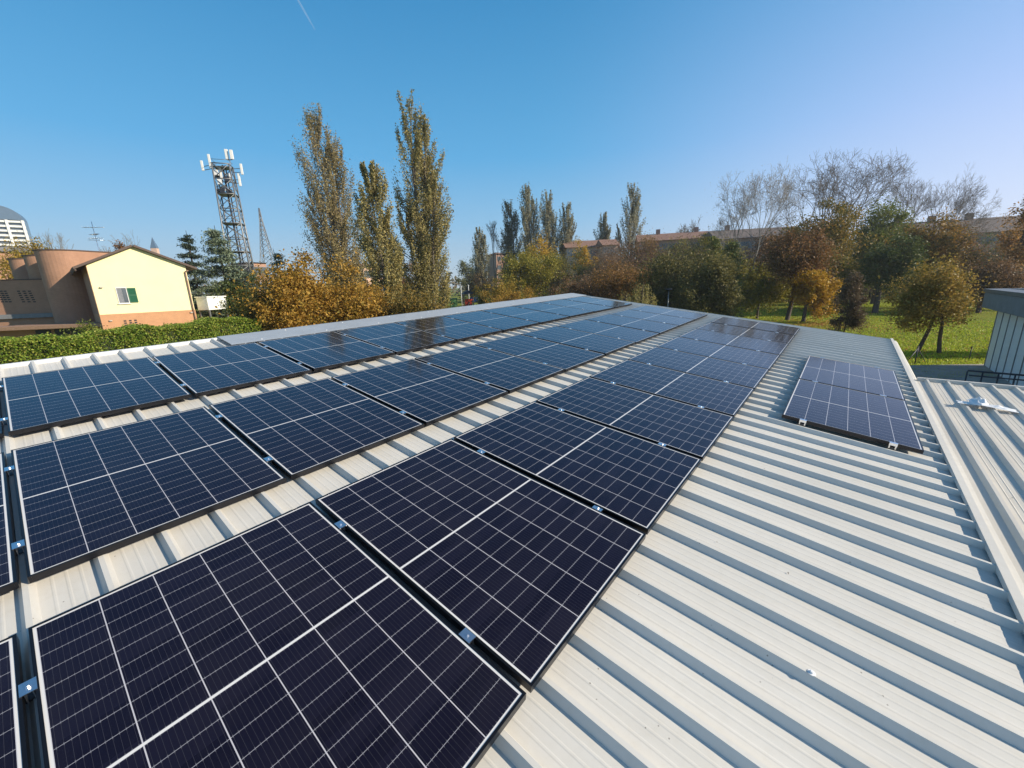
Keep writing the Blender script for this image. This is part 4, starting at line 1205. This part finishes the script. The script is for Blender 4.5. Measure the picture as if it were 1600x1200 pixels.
# ------------------------------------------------------------------ long apartment blocks behind the park
gable_block("apartment_block", "apartment block with brown tiled roof behind the shortest far poplar", 886, 965, 112, 112, (371, 372), (386, 386), 13, M['peach'], M['tile'], 8, False)
gable_block("peach_gabled_house", "peach gable with white edge facing the park before the brown tiled roof", 944, 966, 106, 106, (371, 371), (383, 383), 9, M['peach'], M['tile'], 3, False, cat="house")
gable_block("apartment_block", "long apartment block with brown roof and chimneys left of the roof gap", 1000, 1112, 108, 104, (361, 358), (376, 373), 13, M['pink_brick'], M['tile'], 12, False, chim=(.30, .86))
gable_block("apartment_block", "darker apartment block with windows behind the white stemmed bare tree", 1122, 1262, 100, 96, (355, 348), (374, 367), 13, M['pink_brick'], M['tile_grey'], 12, False, chim=(.2,))
gable_block("apartment_block", "far right apartment block with dark grey brown roof behind the orange tree", 1404, 1660, 88, 80, (341, 331), (366, 362), 13, M['pink_brick'], M['tile_grey'], 18, False, chim=(.12, .35, .6))

# ------------------------------------------------------------------ telecom tower
tp = at(377, 415, 78); Yt = 78.0
tower = empty("telecom_tower", (tp.x, Yt, 0), .35, "tall grey lattice telecom tower crowned with white antennas", "telecom tower")
zt = at(351, 258, Yt).z
def lw_(z): return 1.80 - .52*z/zt        # half width
legs = [(-1, -1), (1, -1), (1, 1), (-1, 1)]
for sx_, sy_ in legs:
    mb = MB(); mb.tube([(sx_*lw_(0), sy_*lw_(0), 0), (sx_*lw_(zt), sy_*lw_(zt), zt)], [.16, .11], 6); mb.build("leg", M['steel'], tower)
nb_ = 11
for k in range(nb_):
    z0, z1 = zt*k/nb_, zt*(k+1)/nb_
    mb = MB()
    for i in range(4):
        (ax1, ay1), (bx1, by1) = legs[i], legs[(i+1) % 4]
        A0 = (ax1*lw_(z0), ay1*lw_(z0), z0); B0 = (bx1*lw_(z0), by1*lw_(z0), z0); A1 = (ax1*lw_(z1), ay1*lw_(z1), z1); B1 = (bx1*lw_(z1), by1*lw_(z1), z1)
        mb.tube([A0, B1], .06, 4); mb.tube([B0, A1], .06, 4); mb.tube([A1, B1], .09, 4)
    mb.build("bracing", M['steel'], tower)
for z in (zt*.27, zt*.455, zt*.64, zt*.82, zt*.985):
    mb = MB(); a_ = lw_(z)*.98; mb.box((-a_, -a_, z-.10), (a_, a_, z-.02))
    for sx_ in (-1, 1):
        mb.tube([(-a_, sx_*a_, z+1.0), (a_, sx_*a_, z+1.0)], .04, 4); mb.tube([(sx_*a_, -a_, z+1.0), (sx_*a_, a_, z+1.0)], .04, 4)
    mb.build("platform", M['steel'], tower)
mb = MB(); mb.tube([(0, 0, 0), (0, 0, zt)], .16, 6); mb.tube([(.4, 0, 0), (.4, 0, zt)], .10, 6)
mb.build("cable_riser", M['steel_dark'], tower)
def antenna(x, y, z, h=2.6, r=.16, tilt=0.0):
    mb = MB(); m_ = Matrix.Translation((x, y, z)) @ Matrix.Rotation(tilt, 4, 'X')
    mb.box((-r, -r*.55, 0), (r, r*.55, h), m_); o = mb.build("antenna", M['white'], tower); bevel(o, .05, 2); return o
inv = Matrix.Rotation(-.35, 3, 'Z')
def tw(x, y):          # pixel in the tower's mid plane -> tower coordinates
    p = at(x, y, Yt) - Vector((tp.x, Yt, 0)); return inv @ p
def mount(x0, y0, x1, y1):
    a, b = tw(x0, y0), tw(x1, y1); mb = MB(); mb.tube([a, b], .055, 5); mb.build("mounting_arm", M['steel'], tower)
for (x, yb, yt_) in ((319, 268, 252), (331, 264, 242), (349, 286, 262), (361, 286, 272), (380, 274, 257), (377, 292, 272)):
    p = tw(x, yb); q_ = tw(x, yt_); antenna(p.x, p.y - .5, p.z, q_.z-p.z, .19)
for (x, yb, yt_) in ((355.5, 249, 233), (363, 249, 234)):
    p = tw(x, yb); q_ = tw(x, yt_); antenna(p.x, p.y, p.z, q_.z-p.z, .26)
mount(359.5, 272, 359.3, 249); mount(355, 250, 363, 249.5); mount(318, 266, 340, 262); mount(319, 260, 338, 256); mount(362, 264, 380, 263); mount(364, 270, 379, 269); mount(363, 287, 377, 286); mount(362, 281, 377, 281)
for k in range(10):
    q2 = np.random.default_rng(200+k); z = zt - q2.uniform(.1, 4.4); a_ = q2.uniform(0, 6.28)
    mb = MB(); mb.box((math.cos(a_)*1.2-.32, math.sin(a_)*1.2-.25, z-.5), (math.cos(a_)*1.2+.32, math.sin(a_)*1.2+.25, z+.35)); mb.build("equipment_box", M['steel_dark'] if k % 3 else M['clad'], tower)
# far pylon
pp = at(417, 398, 210); zp = at(405.5, 325, 210).z
pyl = empty("radio_mast", (pp.x, 210, 0), .2, "slender far lattice mast right of the telecom tower", "lattice mast")
pw = lambda z: max(.12, 5.2*(1-z/zp)**1.15)
for sx_, sy_ in legs:
    mb = MB(); mb.tube([(sx_*pw(z), sy_*pw(z), z) for z in np.linspace(0, zp, 8)], .17, 4); mb.build("leg", M['steel'], pyl)
mb = MB(); zz = 0.0
while zz < zp*.93:
    z1 = zz + max(2.2, pw(zz)*1.5)
    z1 = min(z1, zp)
    for i in range(4):
        (ax1, ay1), (bx1, by1) = legs[i], legs[(i+1) % 4]
        mb.tube([(ax1*pw(zz), ay1*pw(zz), zz), (bx1*pw(z1), by1*pw(z1), z1)], .10, 3); mb.tube([(bx1*pw(zz), by1*pw(zz), zz), (ax1*pw(z1), ay1*pw(z1), z1)], .10, 3)
    zz = z1
mb.build("bracing", M['steel'], pyl)

# ------------------------------------------------------------------ playground
def pgm(x, y, Y=72): return at(x, y, Y)
p = pgm(732, 482)
pt = empty("play_tower", (p.x, p.y, 0), .3, "small play tower with dark roof, red panel and wooden ladder legs on the lawn", "play tower")
zt = pgm(731, 456).z; zf = pgm(731, 470).z
for sx_ in (-.8, .8):
    for sy_ in (-.8, .8):
        mb = MB(); mb.box((sx_-.07, sy_-.07, 0), (sx_+.07, sy_+.07, zt-.35)); mb.build("post", M['timber'], pt)
mb = MB(); mb.box((-.9, -.9, zf-.9), (.9, .9, zf-.8)); mb.build("platform", M['timber'], pt)
mb = MB(); mb.box((-.72, -.96, zf-.79), (.55, -.90, zf+.35)); mb.build("panel", M['red'], pt)
mb = MB(); mb.add([(-1.05, -1.05, zt-.35), (1.05, -1.05, zt-.35), (1.05, 1.05, zt-.35), (-1.05, 1.05, zt-.35), (0, 0, zt+.35)], [(0, 1, 4), (1, 2, 4), (2, 3, 4), (3, 0, 4), (3, 2, 1, 0)]); mb.build("roof", M['dark'], pt)
for sx_ in (-.9, .1):
    mb = MB(); mb.tube([(sx_, -.95, zf-.2), (sx_-1.3, -2.6, 0)], .10, 5); mb.build("ladder_leg", M['timber'], pt)
mb = MB(); mb.tube([(.7, -.95, zf-.2), (.4, -2.6, 0)], .10, 5); mb.build("ladder_leg", M['timber'], pt)
p = pgm(742, 482, 73)
pn = empty("playground_board", (p.x, p.y, 0), .1, "blue playground board on two posts right of the play tower", "playground board")
z0, z1 = pgm(742, 472, 73).z, pgm(742, 464, 73).z
mb = MB(); mb.box((-.75, -.05, z0), (.75, .05, z1)); mb.build("panel", M['blue'], pn)
for sx_ in (-.7, .7):
    mb = MB(); mb.box((sx_-.06, -.05+.102, 0), (sx_+.06, .16, z1)); mb.build("post", M['timber'], pn)
p = pgm(760, 478, 70); q_ = pgm(769, 468, 70)
ph = empty("playhouse", (p.x, p.y, 0), .05, "low wooden playhouse with green, yellow and orange wall boards", "playhouse")
zt = pgm(760, 469, 70).z
for x0, x1, mm in ((-1.3, -.45, 'pale_green'), (-.44, .85, 'timber'), (.86, 1.7, 'orange')):
    mb = MB(); mb.box((x0, 0, 0), (x1, .12, zt)); mb.build("wall", M[mm], ph)
mb = MB(); mb.box((-1.4, -.1, zt+.01), (1.8, 1.6, zt+.10)); mb.build("roof", M['timber'], ph)
for x0 in (-1.25, 1.6):
    mb = MB(); mb.box((x0-.06, 1.4, 0), (x0+.06, 1.5, zt)); mb.build("post", M['timber'], ph)
p = pgm(709, 474, 70)
bx = empty("green_box", (p.x, p.y, 0), .2, "pale green bin like box left of the play tower", "storage box")
zt = pgm(709, 467, 70).z
mb = MB(); mb.box((-.6, -.5, 0), (.6, .5, zt)); bevel(mb.build("body", M['pale_green'], bx), .06)
mb = MB(); mb.box((-.65, -.55, zt+.005), (.65, .55, zt+.12)); bevel(mb.build("lid", M['green'], bx), .03)
for (x, yt_, yb, lab) in ((721.5, 448, 470, "thin white post behind the pale green box"), (732.5, 447, 458, "thin white post right behind the play tower roof")):
    p = at(x, yb, 88); zt = at(x, yt_, 88).z
    e_ = empty("white_post", (p.x, p.y, 0), 0, lab, "post")
    mb = MB(); mb.tube([(0, 0, 0), (0, 0, zt)], .07, 6); mb.build("pole", M['white'], e_)
    mb = MB(); mb.tube([(0, 0, zt+.005), (0, 0, zt+.25)], [.12, .06], 8); mb.build("cap", M['white'], e_)

# ------------------------------------------------------------------ lamp post
p = at(1044, 470, 40)
lp = empty("lamp_post", (p.x, p.y, 0), 0, "slim grey lamp post with flat round head in front of the dense green brown tree", "lamp post")
zt = at(1044, 455, 40).z
mb = MB(); mb.tube([(0, 0, 0), (0, 0, zt*.5), (0, 0, zt)], [.065, .055, .045], 8); mb.build("pole", M['steel'], lp)
mb = MB(); mb.tube([(0, 0, zt+.004), (0, 0, zt+.12), (0, 0, zt+.16), (0, 0, zt+.26)], [.09, .14, .42, .22], 12); mb.build("lamp_head", M['steel_dark'], lp)

# ------------------------------------------------------------------ grey clad building at the right edge, railing, yard, posts
ca = at(1556, 500, 18.0)                          # far corner of the wall that runs along the roof's direction towards us
wdir = Vector((-MR[0][1], -MR[1][1], 0)).normalized()
wout = Vector((-wdir.y, wdir.x, 0))
if wout.dot(Vector((-ca.x, -ca.y, 0))) < 0: wout = -wout
ang = math.atan2(wdir.y, wdir.x)
cb_ = empty("clad_building", (ca.x, ca.y, 0), ang, "grey metal clad building with overhanging dark concrete fascia at the right edge", "building")
ztop = at(1546, 452, 18.0).z; zfb = at(1541, 482, 18.0).z
sgn = 1 if (Matrix.Rotation(ang, 3, 'Z') @ Vector((0, 1, 0))).dot(wout) > 0 else -1   # local y of the visible face
LB = 14.0
mb = MB()
def bx_(mb, x0, x1, y0, y1, z0, z1): mb.box((x0, min(y0*sgn, y1*sgn), z0), (x1, max(y0*sgn, y1*sgn), z1))
bx_(mb, 0, LB, -8, 0, -.2, zfb+.05); mb.build("wall", M['clad'], cb_)
k = 0
while .95*k < LB:
    mb = MB(); bx_(mb, .95*k+.02, .95*k+.06, .002, .028, 0, zfb-.01); mb.build("seam", M['steel'], cb_); k += 1
mb = MB(); bx_(mb, -.45, LB, -8.4, .45, zfb, ztop-.14); bevel(mb.build("fascia", M['concrete'], cb_), .03)
mb = MB(); bx_(mb, -.50, LB, -.1, .50, ztop-.136, ztop); bx_(mb, -.50, -.02, -8.45, -.104, ztop-.136, ztop); mb.build("parapet_cap", M['steel'], cb_)
mb = MB(); bx_(mb, 0, LB, -8, -.12, ztop-.135, ztop-.10); mb.build("roof", M['flash'], cb_)
# railing in front of it
ra = at(1512, 579, 12.6); rb_ = at(1640, 596, 11.4)
d_ = rb_-ra; d_.z = 0; RL = d_.length; rang = math.atan2(d_.y, d_.x)
rl = empty("railing", (ra.x, ra.y, 0), rang, "low dark metal railing in front of the grey clad building", "railing")
zt = ra.z; zm = at(1540, 587.5, 12.4).z
mb = MB(); mb.tube([(0, 0, zt), (RL, 0, zt)], .028, 6); mb.build("top_rail", M['steel_dark'], rl)
mb = MB(); mb.tube([(.05, 0, zm), (RL, 0, zm)], .022, 6); mb.build("lower_rail", M['steel_dark'], rl)
for k in range(6):
    x = RL*k/5
    mb = MB(); mb.tube([(x, 0, 0), (x, 0, zt-.03)], .022, 6); mb.build("post", M['steel_dark'], rl)
# paved yard strip
a = ground_at(1385, 573); b = ground_at(1560, 579)
mb = MB(); off = Vector((-MR[0][1], -MR[1][1], 0)).normalized()*9
q_ = [a + Vector((-6, .4, .09)), b + Vector((9, .2, .09)), b + Vector((9, .2, .09)) + off*1.3, a + Vector((-6, .4, .09)) + off]
mb.add(q_ + [Vector((v.x, v.y, -.1)) for v in q_], [(0, 1, 2, 3), (0, 4, 5, 1), (1, 5, 6, 2), (2, 6, 7, 3), (3, 7, 4, 0)])
tag(mb.build("paved_yard", M['pave']), kind="structure")
# fence posts with stays
p = ground_at(1429, 570); Yp = p.y
fp = empty("fence_post", (p.x, p.y, 0), .2, "dark fence post with two slanting stays at the lawn's near edge", "fence post")
zt = at(1434, 541, Yp).z
mb = MB(); mb.tube([(0, 0, -.1), (0, 0, zt)], .028, 6); mb.build("post", M['steel_dark'], fp)
for sx_ in (-1, 1):
    mb = MB(); mb.tube([(0, 0, zt*.9), (sx_*.85, .1*sx_, 0)], .018, 5); mb.build("stay", M['steel_dark'], fp)
p = ground_at(1514, 562)
f2 = empty("fence_post", (p.x, p.y, 0), 0, "single thin dark fence post in the shade nearer the clad building", "fence post")
zt = at(1515, 543, p.y).z
mb = MB(); mb.tube([(0, 0, -.1), (0, 0, zt)], .022, 6); mb.build("post", M['steel_dark'], f2)
mb = MB(); mb.tube([(0, 0, zt+.002), (0, 0, zt+.05)], [.034, .02], 6); mb.build("cap", M['steel_dark'], f2)

# second trunk of the two trunked tree, fallen leaves, grass blades
q = np.random.default_rng(300)
cx_ = ground_at(1240, 506)
n = 4200
ang_ = q.uniform(0, 6.283, n); rr = np.abs(q.normal(0, 1, n))
P = np.stack([cx_.x + np.cos(ang_)*rr*3.4 + 1.0, cx_.y - 1.5 + np.sin(ang_)*rr*3.8, np.full(n, .03)], 1)
Y2 = q.uniform(17, 60, 3200); P2 = np.stack([Y2*q.uniform(.5, 1.25, 3200), Y2, np.full(3200, .05)], 1)
P = np.concatenate([P, P2])
P[:, 2] += np.array([ghz(x, y) for x, y in P[:, :2]])
o = leaf_mesh("fallen_leaves", P, .13, leafmat("fallen_leaf", [(.16, .07, .02), (.26, .12, .03), (.32, .17, .04), (.12, .06, .025)], .1), up=2.5, seed=9)
tag(o, "orange fallen leaves on the lawn, thickest under the rusty brown tree", "fallen leaves", kind="stuff")
n = 60000
Yg = 16 + 46*q.uniform(0, 1, n)**1.6; Xg = Yg*q.uniform(.50, 1.30, n)
C = np.stack([Xg, Yg, np.array([ghz(x, y) for x, y in zip(Xg, Yg)])], 1)
hgt = .05 + .05*q.uniform(0, 1, n); a_ = q.uniform(0, 6.283, n); wv = .020 + .0008*Yg
V = np.empty((n, 3, 3)); dx_ = np.stack([np.cos(a_)*wv, np.sin(a_)*wv, np.zeros(n)], 1)
V[:, 0] = C - dx_; V[:, 1] = C + dx_; V[:, 2] = C + np.stack([q.normal(0, .03, n), q.normal(0, .03, n), hgt], 1)
me = bpy.data.meshes.new("grass"); me.vertices.add(n*3); me.vertices.foreach_set("co", V.reshape(-1).astype(np.float32))
me.loops.add(n*3); me.loops.foreach_set("vertex_index", np.arange(n*3, dtype=np.int32)); me.polygons.add(n); me.polygons.foreach_set("loop_start", np.arange(0, n*3, 3, dtype=np.int32))
me.update(calc_edges=True)
me.materials.append(leafmat("grass_blades", [(.11, .14, .015), (.20, .24, .022), (.29, .29, .035)], .3))
o = bpy.data.objects.new("grass", me); COL.objects.link(o)
tag(o, "short sunlit grass on the park lawn right of the roof", "grass", kind="stuff")

# ------------------------------------------------------------------ thin autumn haze in the air
HAZE = True
if HAZE:
    m, nt, p = mat("thin_haze"); nt.nodes.remove(p)
    pv = nt.nodes.new("ShaderNodeVolumePrincipled"); pv.inputs["Color"].default_value = (.80, .86, .95, 1)
    pv.inputs["Density"].default_value = .00045; pv.inputs["Anisotropy"].default_value = .3
    nt.links.new(pv.outputs[0], nt.nodes["Material Output"].inputs["Volume"])
    mb = MB(); mb.box((-700, -60, -1.5), (700, 620, 62))
    tag(mb.build("haze", m), kind="stuff")
